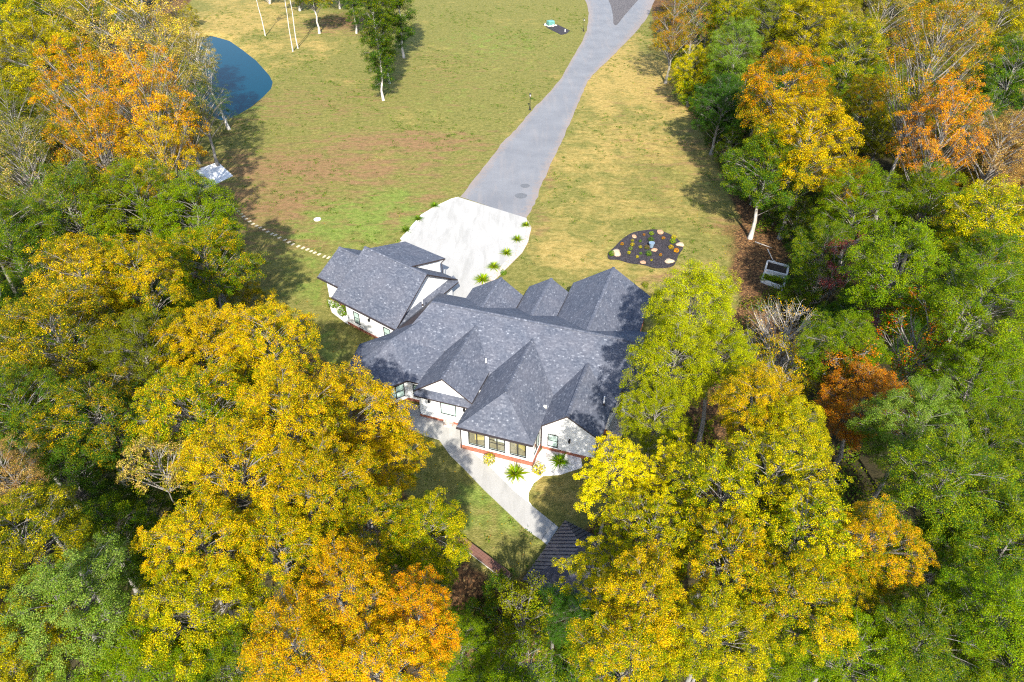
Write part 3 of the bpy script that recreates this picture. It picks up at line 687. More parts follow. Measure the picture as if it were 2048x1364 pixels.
# utility box with timber kerb and its mulch
ub = site(1101, 51)
sheet('mulch_patch', [(1086, 49), (1092, 46), (1116, 50), (1131, 57), (1141, 62), (1132, 68), (1122, 70), (1110, 64), (1096, 57)], .03, 'mulch_black', .04)
u0 = empty('utility_box', (*ub, 0), .45); tag(u0, 'green utility cabinet on a pale timber kerb beside black mulch', 'utility box')
mb = MB(); mb.box(-.75, .75, -.6, .6, .05, .85); mb.solid([(-.75, -.6, .85), (.75, -.6, .85), (.75, .6, .85), (-.75, .6, .85)], [(-.7, -.45, 1.05), (.7, -.45, 1.05), (.7, .6, 1.05), (-.7, .6, 1.05)]); mb.build('cabinet', 'utility_green', u0)
for a in (-.74, .02):
    mb = MB(); mb.box(a+.03, a+.69, -.625, -.602, .15, .8); mb.build('door', 'utility_green', u0)
for b in ((-1.15, 1.15, -1.0, -.86), (-1.15, 1.15, .86, 1.0), (-1.15, -1.01, -.858, .858), (1.01, 1.15, -.858, .858)):
    mb = MB(); mb.box(*b, 0, .2); mb.build('kerb_timber', 'timber_pale', u0)
for i, (u, v) in enumerate(((1090, 52), (1106, 54), (1130, 64))):
    x, y = site(u, v); mb = MB(); mb.tube((0, 0, 0), (0, 0, .55), .09, .085, 10); mb.tube((0, 0, .55), (0, 0, .62), .085, .02, 10)
    tag(mb.build('marker_post', 'pipe_white', None, loc=(x, y, 0)), ('short white marker post left of the green utility cabinet', 'short white marker post in front of the green utility cabinet', 'short white marker post at the tip of the mulch patch')[i], 'marker post')

# raised planters
def planter(c4, label, hgt, soil='soil_dark'):
    P = [site(u, v, .0) for u, v in c4]; cx = sum(p[0] for p in P)/4; cy = sum(p[1] for p in P)/4
    p = empty('raised_planter', (cx, cy, 0)); tag(p, label, 'planter', 'raised garden planters')
    Q = [Vector((x-cx, y-cy, 0)) for x, y in P]
    for i in range(4):
        a, b = Q[i], Q[(i+1) % 4]; d = (b-a).normalized(); n = Vector((-d.y, d.x, 0))*.09; e = d*(.09 if i % 2 else -.0)
        for k in range(2):
            z0, z1 = k*hgt/2+.004*k, (k+1)*hgt/2
            mb = MB(); A = [a+e-n, b-e-n, b-e+n, a+e+n]; mb.solid([q+Vector((0, 0, z0)) for q in A], [q+Vector((0, 0, z1)) for q in A]); mb.build('plank', 'garden_timber', p)
    mb = MB(); mb.face([q*.95+Vector((0, 0, hgt*.62)) for q in Q]); mb.build('soil', soil, p)
    return cx, cy
planter([(1529, 545), (1572, 556), (1575, 538), (1534, 527)], 'empty pale timber raised planter at the wood edge, the rear one', .42)
PLC = planter([(1522, 564), (1565, 581), (1569, 563), (1527, 551)], 'pale timber raised planter with green plants, the front one', .42)

# gazebo roof below the walk, standing seams modelled
gz0 = site(1130, 1040, .5); gz1 = site(1070, 1124, .5); gd = Vector((gz1[0]-gz0[0], gz1[1]-gz0[1], 0)); gd.normalize(); gn = Vector((-gd.y, gd.x, 0))
if gn.x < 0: gn = -gn
gaz = empty('pavilion', (gz0[0], gz0[1], 0)); tag(gaz, 'pavilion with dark ribbed metal hip roof below the end of the walk', 'pavilion')
LG, WG = 5.4, 4.6; ZE, ZR = .5, 2.2
def gp_(a, b, z): return gd*a+gn*b+Vector((0, 0, z))
ra, rb = gp_(WG/2, WG/2, ZR), gp_(LG-WG/2, WG/2, ZR)
C4 = [gp_(0, 0, ZE), gp_(LG, 0, ZE), gp_(LG, WG, ZE), gp_(0, WG, ZE)]
for pl in ([C4[0], C4[1], rb, ra], [C4[1], C4[2], rb], [C4[2], C4[3], ra, rb], [C4[3], C4[0], ra]):
    mb = MB(); P = [Vector(p) for p in pl]; mb.face(P); mb.face([p-Vector((0, 0, .1)) for p in reversed(P)])
    for i in range(len(P)): mb.face([P[i], P[i]-Vector((0, 0, .1)), P[(i+1) % len(P)]-Vector((0, 0, .1)), P[(i+1) % len(P)]])
    e = P[1]-P[0]; L_ = e.length; e.normalize(); nrm = e.cross(P[2]-P[1]).normalized(); nrm = -nrm if nrm.z < 0 else nrm; up = nrm.cross(e); up = -up if up.z < 0 else up
    k = int(L_/.3); top = max((q-P[0]).dot(up) for q in P[2:])
    xs = sorted([(q-P[0]).dot(e) for q in P[2:]])
    for i in range(1, k):
        s0 = L_*i/k; ln = top*min(1, s0/max(xs[0], .01), (L_-s0)/max(L_-xs[-1], .01))-.03
        if ln < .15: continue
        a = P[0]+e*s0+nrm*.002; b = a+up*ln; w = e*.02; h = nrm*.045
        mb.solid([a-w, a+w, a+w+h, a-w+h], [b-w, b+w, b+w+h, b-w+h])
    mb.build('roof_panel', 'metal_roof', gaz)
for a, b in ((.25, .25), (LG-.25, .25), (LG-.25, WG-.25), (.25, WG-.25)):
    q = gp_(a, b, 0); g_ = gz(gz0[0]+q.x, gz0[1]+q.y); mb = MB(); mb.box(q.x-.09, q.x+.09, q.y-.09, q.y+.09, g_-.2, ZE-.09); mb.build('post', 'gazebo_wood', gaz)
mb = MB(); q0, q1, q2, q3 = gp_(0, 0, -2.6), gp_(LG, 0, -2.6), gp_(LG, WG, -2.6), gp_(0, WG, -2.6); mb.solid([q-Vector((0, 0, 1.6)) for q in (q0, q1, q2, q3)], [q0, q1, q2, q3]); mb.build('floor', 'stone_wall_pale', gaz)
# retaining wall with brick cap, at the lower edge of the front lawn
wa, wb = Vector((*site(950, 1103), 0)), Vector((*site(1022, 1158), 0)); wd = (wb-wa).normalized(); wnn = Vector((-wd.y, wd.x, 0)); wnn = wnn if wnn.y > 0 else -wnn
rw = empty('retaining_wall', wa); tag(rw, 'low retaining wall with brick cap at the lower edge of the front lawn', 'wall'); Lw = (wb-wa).length
mb = MB(); T_ = lambda x, y, z: tuple(wd*x+wnn*y+Vector((0, 0, z))); mb.box(-1.5, Lw, -.35, .0, -2.5, .12, 0, T_); mb.build('stone_face', 'stone_wall_pale', rw)
nb_ = int((Lw+1.5)/.24)
mbk = MB(); mbk.box(0, .225, -.36, .22, .122, .24, 0, T_); bk_me = mbk.mesh('brick', ['brick_brown'])
for i in range(nb_):
    o = add('brick', bk_me, rw); o.location = wd*(-1.5+i*.24)+Vector((0, 0, rnd.uniform(-.008, .01)))
# lid and stone box by the left gable
sx, sy = site(897, 850)
mb = MB(); mb.prism([(.42*math.cos(t)*(1+.08*math.sin(5*t)), .36*math.sin(t)) for t in np.linspace(0, 2*math.pi, 9)[:-1]], 0, .35)
tag(mb.build('stone_urn', 'gravel_pink', None, loc=(sx, sy, .06)), 'squat brown stone drum on the patio below the left gable', 'stone drum')

# ------------------------------------------------------------------ foliage generators
def leaf_quads(C, N, size, rng, asp=.62):
    """rhombic leaves with a slight fold: centres C, normals N, sizes"""
    n = len(C); t = rng.normal(size=(n, 3)); t -= (t*N).sum(1, keepdims=True)*N; t /= np.linalg.norm(t, axis=1, keepdims=True)+1e-9
    b = np.cross(N, t); s = size[:, None]
    V = np.stack([C+t*s*.5, C+b*s*.5*asp+N*s*.08, C-t*s*.5, C-b*s*.5*asp+N*s*.08], 1).reshape(-1, 3)
    Fq = np.arange(n*4).reshape(n, 4); return V, Fq
class Tubes:
    def __init__(s, k=5): s.V = []; s.F = []; s.k = k; s.n = 0
    def line(s, P, Rr, k=None):
        k = k or s.k; P = np.asarray(P, float); m = len(P); T = np.gradient(P, axis=0); T /= np.linalg.norm(T, axis=1, keepdims=True)+1e-9
        ref = np.array([0.31, .95, .1]); A = np.cross(T, ref); A /= np.linalg.norm(A, axis=1, keepdims=True)+1e-9; Bv = np.cross(T, A)
        th = np.arange(k)*2*math.pi/k
        V = P[:, None]+(A[:, None]*np.cos(th)[None, :, None]+Bv[:, None]*np.sin(th)[None, :, None])*np.asarray(Rr)[:, None, None]
        s.V.append(V.reshape(-1, 3)); i = np.arange(m-1)[:, None]*k; j = np.arange(k)[None]; j2 = (j+1) % k
        s.F.append((np.stack([i+j, i+j2, i+k+j2, i+k+j], -1).reshape(-1, 4))+s.n); s.n += m*k
    def mesh(s, name, mat): return mesh_np(name, np.concatenate(s.V), np.concatenate(s.F), mat, None, True)
def bez(a, c, b, n):
    t = np.linspace(0, 1, n)[:, None]; return a*(1-t)**2+2*c*t*(1-t)+b*t*t
TREES = {}
def make_tree(key, seed, Hc, Rr, RV, boughs, sprays, leaves, spray_r=.55, leaf=.14, asc=.45, zmin=-.45, flat=.5, bough_r=.30, lump=.2, shell=.62, trunk_r=.26, droop=0.0, branch_vis=1.0):
    rng = np.random.default_rng(seed); tr = Tubes(8); br = Tubes(5)
    top = Hc+RV*.55; nz = 9; zz = np.linspace(0, top, nz); wob = np.cumsum(rng.normal(0, .12, (nz, 2)), 0); wob -= wob[0]
    TP = np.concatenate([wob, zz[:, None]], 1); TR = trunk_r*(1-.80*(zz/top)); TR[0] *= 1.35
    base0 = TP[0].copy(); base0[2] = -.5; tr.line(np.vstack([base0, TP]), np.concatenate([[TR[0]*1.1], TR]))
    def tp(z): return np.array([np.interp(z, zz, TP[:, 0]), np.interp(z, zz, TP[:, 1]), z])
    # bough tips spread over a lumpy ellipsoid by best candidate
    ph = rng.uniform(0, 6.28, 6); pts = []
    while len(pts) < boughs:
        best, bd = None, -1
        for _ in range(10):
            d = rng.normal(size=3); d /= np.linalg.norm(d)
            if d[2] < zmin: d[2] = -d[2]
            th = math.atan2(d[1], d[0]); k = 1+lump*(math.sin(2*th+ph[0])*.6+math.sin(3*th+ph[1])*.5+math.sin(5*th+ph[2]+3*d[2])*.35)
            f = rng.uniform(shell, 1.0)**.7
            q = np.array([d[0]*Rr*k*f, d[1]*Rr*k*f, Hc+d[2]*RV*f*(1+.12*math.sin(4*th+ph[3]))])
            dd = min([np.linalg.norm(q-p) for p in pts], default=9)
            if dd > bd: best, bd = q, dd
        pts.append(best)
    C, N, S, A = [], [], [], []
    for p in pts:
        h = np.hypot(p[0], p[1]); zst = np.clip(p[2]-h*asc-rng.uniform(.3, 1.8), Hc*.32, top*.97); a = tp(zst)
        mid = a*.45+p*.55; mid[2] += (.12*h if asc < .8 else -.1*h)+rng.normal(0, .25); mid[:2] += rng.normal(0, .3, 2)
        r0 = .035+.016*h
        BP = bez(a, mid, p, 7); br.line(BP, np.linspace(r0*1.4, r0*.4, 7)*branch_vis)
        out = (p-np.array([0, 0, Hc-.4*RV])); out /= np.linalg.norm(out)
        for _ in range(sprays):
            o = rng.normal(size=3); o /= np.linalg.norm(o); o *= rng.uniform(.25, 1)**.5*Rr*bough_r; o[2] *= .85
            q = p+o; frm = BP[rng.integers(3, 7)]
            if br is not None:
                m2 = (frm+q)/2+rng.normal(0, .12, 3); br.line(bez(frm, m2, q+(q-frm)*.12, 4), np.linspace(.026, .007, 4)*branch_vis, 3)
            if leaves <= 0: continue
            nl = max(3, int(leaves*rng.uniform(.6, 1.4)))
            sr = spray_r*rng.uniform(.7, 1.25)
            e = rng.normal(size=(nl, 3)); e /= np.linalg.norm(e, axis=1, keepdims=True); e *= (rng.uniform(0, 1, (nl, 1))**.45)*sr; e[:, 2] *= flat
            e[:, 2] -= droop*(e[:, :2]**2).sum(1)
            # tilt the spray outward
            e[:, 2] -= (e[:, 0]*out[0]+e[:, 1]*out[1])*.45
            nn = np.array([0, 0, .9])+out*.55+rng.normal(0, .6, (nl, 3)); nn /= np.linalg.norm(nn, axis=1, keepdims=True)
            C.append(q+e); N.append(nn); S.append(leaf*rng.uniform(.65, 1.35, nl))
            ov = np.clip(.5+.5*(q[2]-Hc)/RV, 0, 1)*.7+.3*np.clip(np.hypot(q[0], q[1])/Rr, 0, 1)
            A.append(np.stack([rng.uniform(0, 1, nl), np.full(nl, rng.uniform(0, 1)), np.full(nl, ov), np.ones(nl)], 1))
    T = {'trunk': tr.mesh('trunk', 'bark'), 'branches': br.mesh('branches', 'bark'), 'Hc': Hc, 'R': Rr, 'RV': RV}
    if C:
        V, Fq = leaf_quads(np.concatenate(C), np.concatenate(N), np.concatenate(S), rng)
        T['crown'] = mesh_np('crown', V, Fq, 'leaf', [('leaf', 'FACE', 'FLOAT_COLOR', np.concatenate(A))])
    TREES.setdefault(key, []).append(T)
for s_ in range(4): make_tree('broad', 10+s_, 10.2, 4.6, 5.6, 62, 12, 108, .52, .112, .40, -.75, .75, .26, .16+.05*s_, branch_vis=.45)
for s_ in range(3): make_tree('gold', 30+s_, 10.6, 4.6, 5.0, 56, 13, 100, .48, .112, .5, -.6, .7, .26, .26, branch_vis=.5)
for s_ in range(2): make_tree('asc', 40+s_, 11, 4.6, 6.0, 56, 10, 72, .5, .115, 1.15, -.7, .6, .22, .22, .45, .22, branch_vis=.7)
for s_ in range(2): make_tree('sparse', 50+s_, 10.8, 4.4, 5.8, 50, 10, 52, .55, .112, .7, -.7, .6, .26, .26, .4, branch_vis=.6)
make_tree('bare', 60, 8, 3.8, 4.4, 54, 10, 1, .3, .12, 1.1, -.3, .6, .3, .2, .6, .16, branch_vis=.75)
for s_ in range(2): make_tree('whorl', 70+s_, 10.8, 4.4, 5.0, 50, 12, 86, .42, .118, .5, -.5, .6, .28, .28, .4, branch_vis=.55)
make_tree('slender', 80, 10, 1.5, 8.2, 80, 8, 70, .45, .11, .2, -.95, .7, .42, .2, .4, .17, branch_vis=.5)
make_tree('pole', 81, 17, 2.2, 4.5, 20, 7, 12, .5, .13, 1.0, -.6, .6, .3, .2, .4, .13)
for s_ in range(2): make_tree('small', 90+s_, 3.6, 2.4, 3.0, 30, 9, 75, .42, .10, .6, -.9, .6, .30, .2, .4, .1, branch_vis=.4)
make_tree('wisp', 95, 5.2, 2.2, 2.8, 24, 8, 34, .4, .105, .8, -.6, .6, .30, .2, .5, .09, branch_vis=.8)

PAL = dict(gold=(.62, .38, .006), yellow=(.58, .45, .008), lemon=(.64, .51, .014), ygreen=(.20, .245, .008), green=(.098, .170, .010), dgreen=(.044, .100, .012), orange=(.62, .25, .008), amber=(.64, .33, .008), tan=(.48, .33, .10), maroon=(.22, .06, .05),
           olive=(.185, .185, .012), red=(.46, .09, .02), brown=(.26, .15, .05), sage=(.18, .24, .05), dolive=(.095, .115, .010), rust=(.42, .16, .02), spring=(.37, .375, .014), mid=(.13, .18, .008))
NAMES = dict(small='small_tree', wisp='small_tree', bare='bare_tree', slender='slender_tree', pole='slender_tree')
CNAME = dict(amber='amber', spring='fresh green', mid='green', gold='gold', yellow='yellow', lemon='lemon', ygreen='yellow-green', green='green', dgreen='dark green', orange='orange', tan='tan', maroon='maroon', olive='olive', red='red', brown='brown', sage='sage green', dolive='dark olive', rust='rust')
kcount = {}; vs_k = dict(asc=1.1, sparse=1.0, broad=.92, gold=.95, whorl=.95, pole=2.0, slender=1.0)
PAL['leafg'] = (.215, .245, .012)
def put_tree(x, y, r, zc, kind, main, tint, amt, label, group, rz=None, lean=(0, 0), bark=1.0, vi=None, cat='tree'):
    if main in ('green', 'dgreen') and tint == 'green': tint = 'leafg'
    vs = TREES[kind]; i = kcount.get(kind, 0); kcount[kind] = i+1; T = vs[i % len(vs) if vi is None else vi]
    z0 = gz(x, y); e = empty(NAMES.get(kind, 'broadleaf_tree'), (x, y, z0)); e.rotation_euler = (lean[0], lean[1], rnd.uniform(0, 6.28) if rz is None else rz)
    sr = r/(T['R']*1.15); sz = (zc-z0)/T['Hc']; sv = sz if kind in ('slender', 'pole') else sr*vs_k.get(kind, 1.0)
    tag(e, label, cat, group)
    for part in ('trunk', 'branches', 'crown'):
        if part not in T: continue
        o = bpy.data.objects.new(part, T[part]); col.objects.link(o); o.parent = e
        if part == 'trunk': o.scale = (.6+.4*sr, .6+.4*sr, (zc-z0+.3*T['RV']*sv)/(T['Hc']+.55*T['RV']))
        else: o.scale = (sr, sr, sv); o.location = (0, 0, (zc-z0)-T['Hc']*sv)
        if part == 'crown':
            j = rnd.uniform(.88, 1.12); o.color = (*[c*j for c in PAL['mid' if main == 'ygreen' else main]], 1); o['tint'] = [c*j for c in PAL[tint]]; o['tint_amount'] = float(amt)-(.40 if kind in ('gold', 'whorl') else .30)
        else:
            k_ = min(bark, .5) if part == 'branches' and kind in ('broad', 'gold', 'slender', 'whorl', 'asc') else bark; o.color = (k_, k_, k_*.98, 1)
    return e
# (u, v, crown diameter, crown centre height, kind, inner colour, outer colour, amount, label)
T_LIST = [
 # upper left wood and pond edge
 (110, 50, 175, 12, 'broad', 'green', 'yellow', .75, 'dense yellow-green tree at the top left of the wood'),
 (30, 25, 150, 12, 'broad', 'dgreen', 'green', .3, 'dark green tree in the top left corner'),
 (85, 130, 190, 12, 'gold', 'olive', 'yellow', .6, 'olive-yellow tree below the dense yellow-green one at top left'),
 (195, 60, 170, 12, 'sparse', 'olive', 'tan', .6, 'thin tan-leaved tree between yellow-green tree and pond'),
 (290, 70, 210, 13, 'sparse', 'tan', 'yellow', .5, 'tall tan-yellow tree with pale limbs behind the pond'),
 (345, 150, 170, 12, 'sparse', 'olive', 'tan', .5, 'half-bare tan tree reaching over the left of the pond'),
 (180, 210, 190, 13, 'asc', 'olive', 'orange', .7, 'orange tree with upright grey limbs, upper of the orange group'),
 (300, 230, 200, 13, 'asc', 'gold', 'orange', .75, 'bright orange tree with upright limbs beside the pond wood'),
 (210, 320, 190, 11, 'asc', 'olive', 'orange', .6, 'orange tree with bare lower limbs left of the patio slab'),
 (330, 330, 150, 11, 'asc', 'olive', 'gold', .7, 'orange-gold tree hanging over the shaded patio slab'),
 (30, 250, 160, 12, 'sparse', 'dolive', 'olive', .5, 'thin olive tree at the left edge beside the orange group'),
 (60, 350, 180, 11, 'sparse', 'dolive', 'tan', .4, 'dull tan-olive tree at the left edge below the orange group'),
 (400, 200, 110, 9, 'sparse', 'dgreen', 'olive', .4, 'dark half-bare tree at the near bank of the pond'),
 (150, 430, 210, 11, 'broad', 'dgreen', 'olive', .5, 'dark olive-green tree left of the stepping stone path'),
 (280, 420, 190, 11, 'broad', 'green', 'olive', .6, 'green tree below the orange group near the patio slab'),
 (400, 440, 180, 10, 'broad', 'green', 'ygreen', .55, 'leafy green tree beside the start of the stepping stones'),
 (410, 540, 190, 9, 'gold', 'green', 'gold', .35, 'green tree flecked with gold at the lawn edge beside the garage'),
 (30, 480, 170, 11, 'broad', 'dgreen', 'green', .4, 'dark green tree at the left edge, halfway down'),
 (340, 610, 170, 8, 'broad', 'dgreen', 'olive', .5, 'dark olive tree behind the gold-topped tree left of the house'),
 # left middle
 (170, 570, 210, 13, 'gold', 'dolive', 'gold', .62, 'gold-topped broad tree on the left slope'),
 (290, 560, 180, 13, 'gold', 'green', 'gold', .75, 'gold-topped tree with orange tips beside the dark olive one'),
 (110, 690, 240, 13, 'gold', 'dolive', 'gold', .30, 'olive-gold tree at the left, below the gold-topped pair'),
 (290, 720, 200, 12, 'gold', 'dolive', 'olive', .6, 'dull olive tree with shaded gaps left of the yellow pair'),
 (420, 700, 190, 12, 'gold', 'olive', 'gold', .85, 'golden tree with orange tips left of the garage lawn'),
 (545, 690, 190, 13, 'gold', 'ygreen', 'gold', .8, 'golden tree with a pointed top nearest the garage lawn'),
 (40, 820, 200, 13, 'gold', 'dgreen', 'olive', .5, 'brownish olive tree at the left edge, lower middle'),
 (190, 850, 210, 12, 'gold', 'dgreen', 'gold', .3, 'dark olive-gold tree with grey limbs on the lower left'),
 (390, 830, 230, 12, 'gold', 'green', 'gold', .5, 'green-gold tree between the olive trees and the big yellow one'),
 (700, 835, 220, 10, 'gold', 'ygreen', 'gold', .95, 'big gold tree overlapping the angled end of the house'),
 (590, 850, 240, 13, 'gold', 'ygreen', 'gold', .85, 'big yellow-gold tree left of the house front'),
 (775, 925, 165, 7.5, 'gold', 'ygreen', 'gold', .9, 'gold tree with orange tips beside the patio'),
 (480, 950, 240, 13, 'gold', 'ygreen', 'gold', .85, 'wide yellow-gold tree on the lower left slope'),
 (640, 980, 220, 13, 'gold', 'ygreen', 'gold', .75, 'yellow-gold tree below the big gold tree'),
 (310, 930, 130, 12, 'wisp', 'olive', 'tan', .7, 'small tan half-bare tree in the dark gap at lower left'),
 (150, 970, 200, 10, 'broad', 'dgreen', 'dolive', .5, 'dark olive tree in the shade at lower left'),
 (20, 950, 140, 13, 'sparse', 'brown', 'tan', .5, 'pinkish tan tree cut by the left edge'),
 (60, 1080, 230, 13, 'gold', 'dolive', 'yellow', .35, 'yellow-olive tree at the left edge near the bottom'),
 (230, 1080, 190, 9, 'broad', 'dgreen', 'green', .3, 'dark green tree in deep shade at lower left'),
 (410, 1090, 210, 13, 'gold', 'ygreen', 'gold', .7, 'gold tree bordering the dark gap at lower left'),
 (310, 1010, 150, 6, 'broad', 'dgreen', 'green', .3, 'dark green low tree filling the gap at lower left'),
 (330, 1130, 150, 6, 'broad', 'dgreen', 'green', .4, 'dark green low tree beside the gold tree bordering the gap'),
 (320, 130, 150, 9, 'sparse', 'dolive', 'olive', .6, 'olive half-bare tree hiding the left end of the pond'),
 (370, 90, 110, 8, 'sparse', 'olive', 'tan', .5, 'tan half-bare small tree at the far left bank of the pond'),
 (150, 1230, 260, 13, 'broad', 'green', 'sage', .8, 'grey-green tree near the bottom left corner'),
 (30, 1310, 230, 13, 'gold', 'olive', 'yellow', .4, 'yellow-olive tree in the bottom left corner'),
 (390, 1230, 240, 12, 'gold', 'ygreen', 'yellow', .7, 'yellow-green tree left of the orange tree at the bottom'),
 (300, 1330, 220, 11, 'broad', 'green', 'ygreen', .5, 'green tree at the bottom edge beside the grey-green one'),
 (560, 1100, 210, 12, 'gold', 'ygreen', 'gold', .6, 'yellow-gold tree above the orange tree at the bottom'),
 (740, 1060, 190, 11, 'gold', 'green', 'gold', .5, 'green-gold tree below the patio trees'),
 (860, 1070, 170, 10, 'broad', 'green', 'yellow', .55, 'yellow-green tree beside the low retaining wall'),
 (830, 1140, 160, 8, 'broad', 'dgreen', 'green', .6, 'green tree in the shade below the retaining wall'),
 (700, 1200, 230, 13, 'gold', 'ygreen', 'amber', .95, 'vivid orange tree at the bottom, the upper one'),
 (830, 1240, 190, 12.5, 'gold', 'ygreen', 'orange', .95, 'orange tree at the bottom nearest the creek'),
 (600, 1300, 230, 13, 'gold', 'ygreen', 'amber', .85, 'yellow-orange tree at the bottom edge'),
 (760, 1340, 220, 13, 'gold', 'ygreen', 'amber', .9, 'orange tree cut by the bottom edge'),
 (480, 1340, 200, 10, 'broad', 'dgreen', 'green', .5, 'dark green tree at the bottom edge left of the orange trees'),
 # bottom centre and right
 (920, 1300, 150, 5, 'broad', 'green', 'ygreen', .3, 'green tree at the bottom edge left of the creek'),
 (1060, 1330, 120, 6, 'wisp', 'green', 'ygreen', .5, 'small half-bare tree beside the creek at the bottom'),
 (1050, 1230, 150, 4, 'wisp', 'olive', 'ygreen', .3, 'thin pale-trunked tree leaning between creek and retaining wall'),
 (1230, 960, 170, 10, 'whorl', 'spring', 'lemon', .9, 'bright yellow tree in front of the right gable'),
 (1350, 960, 170, 10, 'whorl', 'spring', 'lemon', .8, 'bright lemon tree right of the front walk'),
 (1215, 1150, 170, 9, 'whorl', 'ygreen', 'lemon', .75, 'bright yellow tree over the pavilion roof'),
 (1300, 1080, 190, 11, 'whorl', 'ygreen', 'yellow', .6, 'yellow tree right of the pavilion'),
 (1430, 1000, 220, 12, 'whorl', 'ygreen', 'lemon', .5, 'yellow-green tree in the middle of the right wood'),
 (1540, 960, 220, 12, 'whorl', 'ygreen', 'yellow', .7, 'yellow tree beside the dark green wood on the right'),
 (1610, 1080, 220, 12, 'whorl', 'green', 'yellow', .65, 'yellow-green tree left of the orange one at lower right'),
 (1740, 1090, 190, 12, 'gold', 'green', 'amber', .75, 'orange-tipped tree at lower right against dark green wood'),
 (1450, 1130, 220, 12, 'whorl', 'ygreen', 'gold', .6, 'yellow-gold tree in the lower right canopy'),
 (1290, 1210, 220, 12, 'gold', 'ygreen', 'gold', .75, 'gold-yellow tree at lower centre right'),
 (1250, 1310, 220, 12, 'gold', 'ygreen', 'gold', .55, 'gold-green tree at the bottom edge right of the creek'),
 (1420, 1270, 220, 12, 'gold', 'ygreen', 'yellow', .65, 'yellow tree at the bottom edge, right of centre'),
 (1590, 1210, 220, 12, 'gold', 'ygreen', 'gold', .5, 'green-gold tree at lower right beside the orange-tipped one'),
 (1700, 1200, 150, 10, 'gold', 'green', 'gold', .5, 'green tree flecked with orange at lower right'),
 (1500, 1340, 190, 9, 'broad', 'green', 'ygreen', .6, 'bright green tree at the bottom edge on the right'),
 (1700, 1320, 210, 10, 'broad', 'green', 'ygreen', .45, 'green tree at the bottom right below the orange-tipped one'),
 (1000, 1210, 130, 0, 'small', 'dgreen', 'olive', .4, 'low dark bush below the retaining wall'),
 (1150, 1330, 140, -1, 'small', 'dgreen', 'green', .4, 'low dark bush on the creek bank at the bottom edge'),
 (1000, 1320, 120, -1, 'small', 'green', 'ygreen', .4, 'low green bush left of the creek'),
 (1120, 1230, 130, 3, 'broad', 'dgreen', 'dgreen', .4, 'dark green tree in the shade beside the creek'),
 (1200, 1290, 120, 2, 'broad', 'dgreen', 'green', .4, 'dark green tree below the yellow canopy near the creek'),
 (1890, 980, 240, 12, 'broad', 'dgreen', 'green', .6, 'large green tree in the lower right wood'),
 (2010, 1080, 220, 11, 'broad', 'dgreen', 'green', .45, 'dark green tree at the right edge, lower middle'),
 (1870, 1130, 200, 9, 'broad', 'dgreen', 'green', .4, 'green tree in shade right of the orange-tipped one'),
 (1990, 1250, 220, 12, 'broad', 'green', 'ygreen', .3, 'green tree near the bottom right corner'),
 (1850, 1290, 210, 11, 'broad', 'dgreen', 'green', .5, 'dark green tree at the bottom right'),
 (2040, 1350, 200, 11, 'broad', 'dgreen', 'green', .5, 'dark green tree in the bottom right corner'),
 # right of the house
 (1385, 620, 190, 10, 'broad', 'ygreen', 'spring', .85, 'tall yellow-green tree beside the right end of the roof'),
 (1345, 730, 190, 10, 'broad', 'ygreen', 'spring', .9, 'yellow-green tree touching the right end of the house'),
 (1440, 720, 150, 9, 'broad', 'ygreen', 'spring', .7, 'yellow-green tree left of the bare white tree'),
 (1310, 840, 140, 9, 'broad', 'ygreen', 'spring', .75, 'yellow-green tree behind the side stoop'),
 (1510, 810, 170, 11, 'broad', 'ygreen', 'gold', .75, 'golden tree right of the house among greens'),
 (1580, 870, 160, 11, 'broad', 'ygreen', 'yellow', .6, 'yellow tree below the golden one right of the house'),
 (1566, 685, 170, 5.0, 'bare', 'tan', 'gold', .6, 'bare white-branched tree below the raised planters'),
 (1560, 750, 150, 6, 'wisp', 'olive', 'gold', .4, 'thin yellowing tree under the bare white tree'),
 (1690, 760, 150, 8, 'wisp', 'brown', 'rust', .8, 'rust-red tree in the right wood, upper part'),
 (1720, 810, 180, 8, 'gold', 'brown', 'rust', .9, 'rust-orange tree in the middle of the right wood'),
 (1680, 700, 160, 9, 'broad', 'green', 'ygreen', .5, 'green tree with a curved pale trunk beside the rust-red one'),
 (1830, 850, 190, 11, 'broad', 'green', 'sage', .6, 'round grey-green tree right of the rust-orange one'),
 (1980, 900, 190, 10, 'broad', 'dgreen', 'green', .5, 'dark green tree at the right edge below the yellow-green one'),
 (1790, 550, 210, 11, 'broad', 'green', 'ygreen', .5, 'green tree above the rust tree in the right wood'),
 (1685, 530, 110, 7, 'wisp', 'maroon', 'maroon', .5, 'maroon-leaved small tree beside the planters'),
 (1640, 560, 90, 5, 'bare', 'maroon', 'maroon', .5, 'small bare pinkish tree right of the planters'),
 (1750, 640, 110, 7, 'wisp', 'maroon', 'maroon', .5, 'dark maroon small tree among the green ones'),
 (1830, 680, 170, 9, 'wisp', 'green', 'red', .4, 'green small tree with red-tipped leaves'),
 (1960, 640, 230, 12, 'broad', 'green', 'ygreen', .6, 'tall yellow-green tree at the right edge, halfway down'),
 (1950, 760, 180, 10, 'broad', 'green', 'ygreen', .35, 'green tree under the tall yellow-green one at right'),
 # upper right wood
 (1560, 190, 200, 13, 'gold', 'olive', 'orange', .6, 'orange-gold tree at the lawn edge, the taller half'),
 (1610, 290, 200, 11, 'gold', 'olive', 'gold', .7, 'orange-gold tree at the lawn edge, the lower half'),
 (1880, 270, 170, 13, 'asc', 'brown', 'orange', .8, 'orange tree leaning right of the long bare trunk'),
 (1720, 420, 170, 8, 'broad', 'green', 'ygreen', .4, 'green tree left of the long bare trunk'),
 (1850, 420, 170, 8, 'broad', 'green', 'olive', .4, 'green tree right of the long bare trunk'),
 (1980, 460, 200, 11, 'broad', 'green', 'yellow', .6, 'yellow-green tree at the right edge, upper middle'),
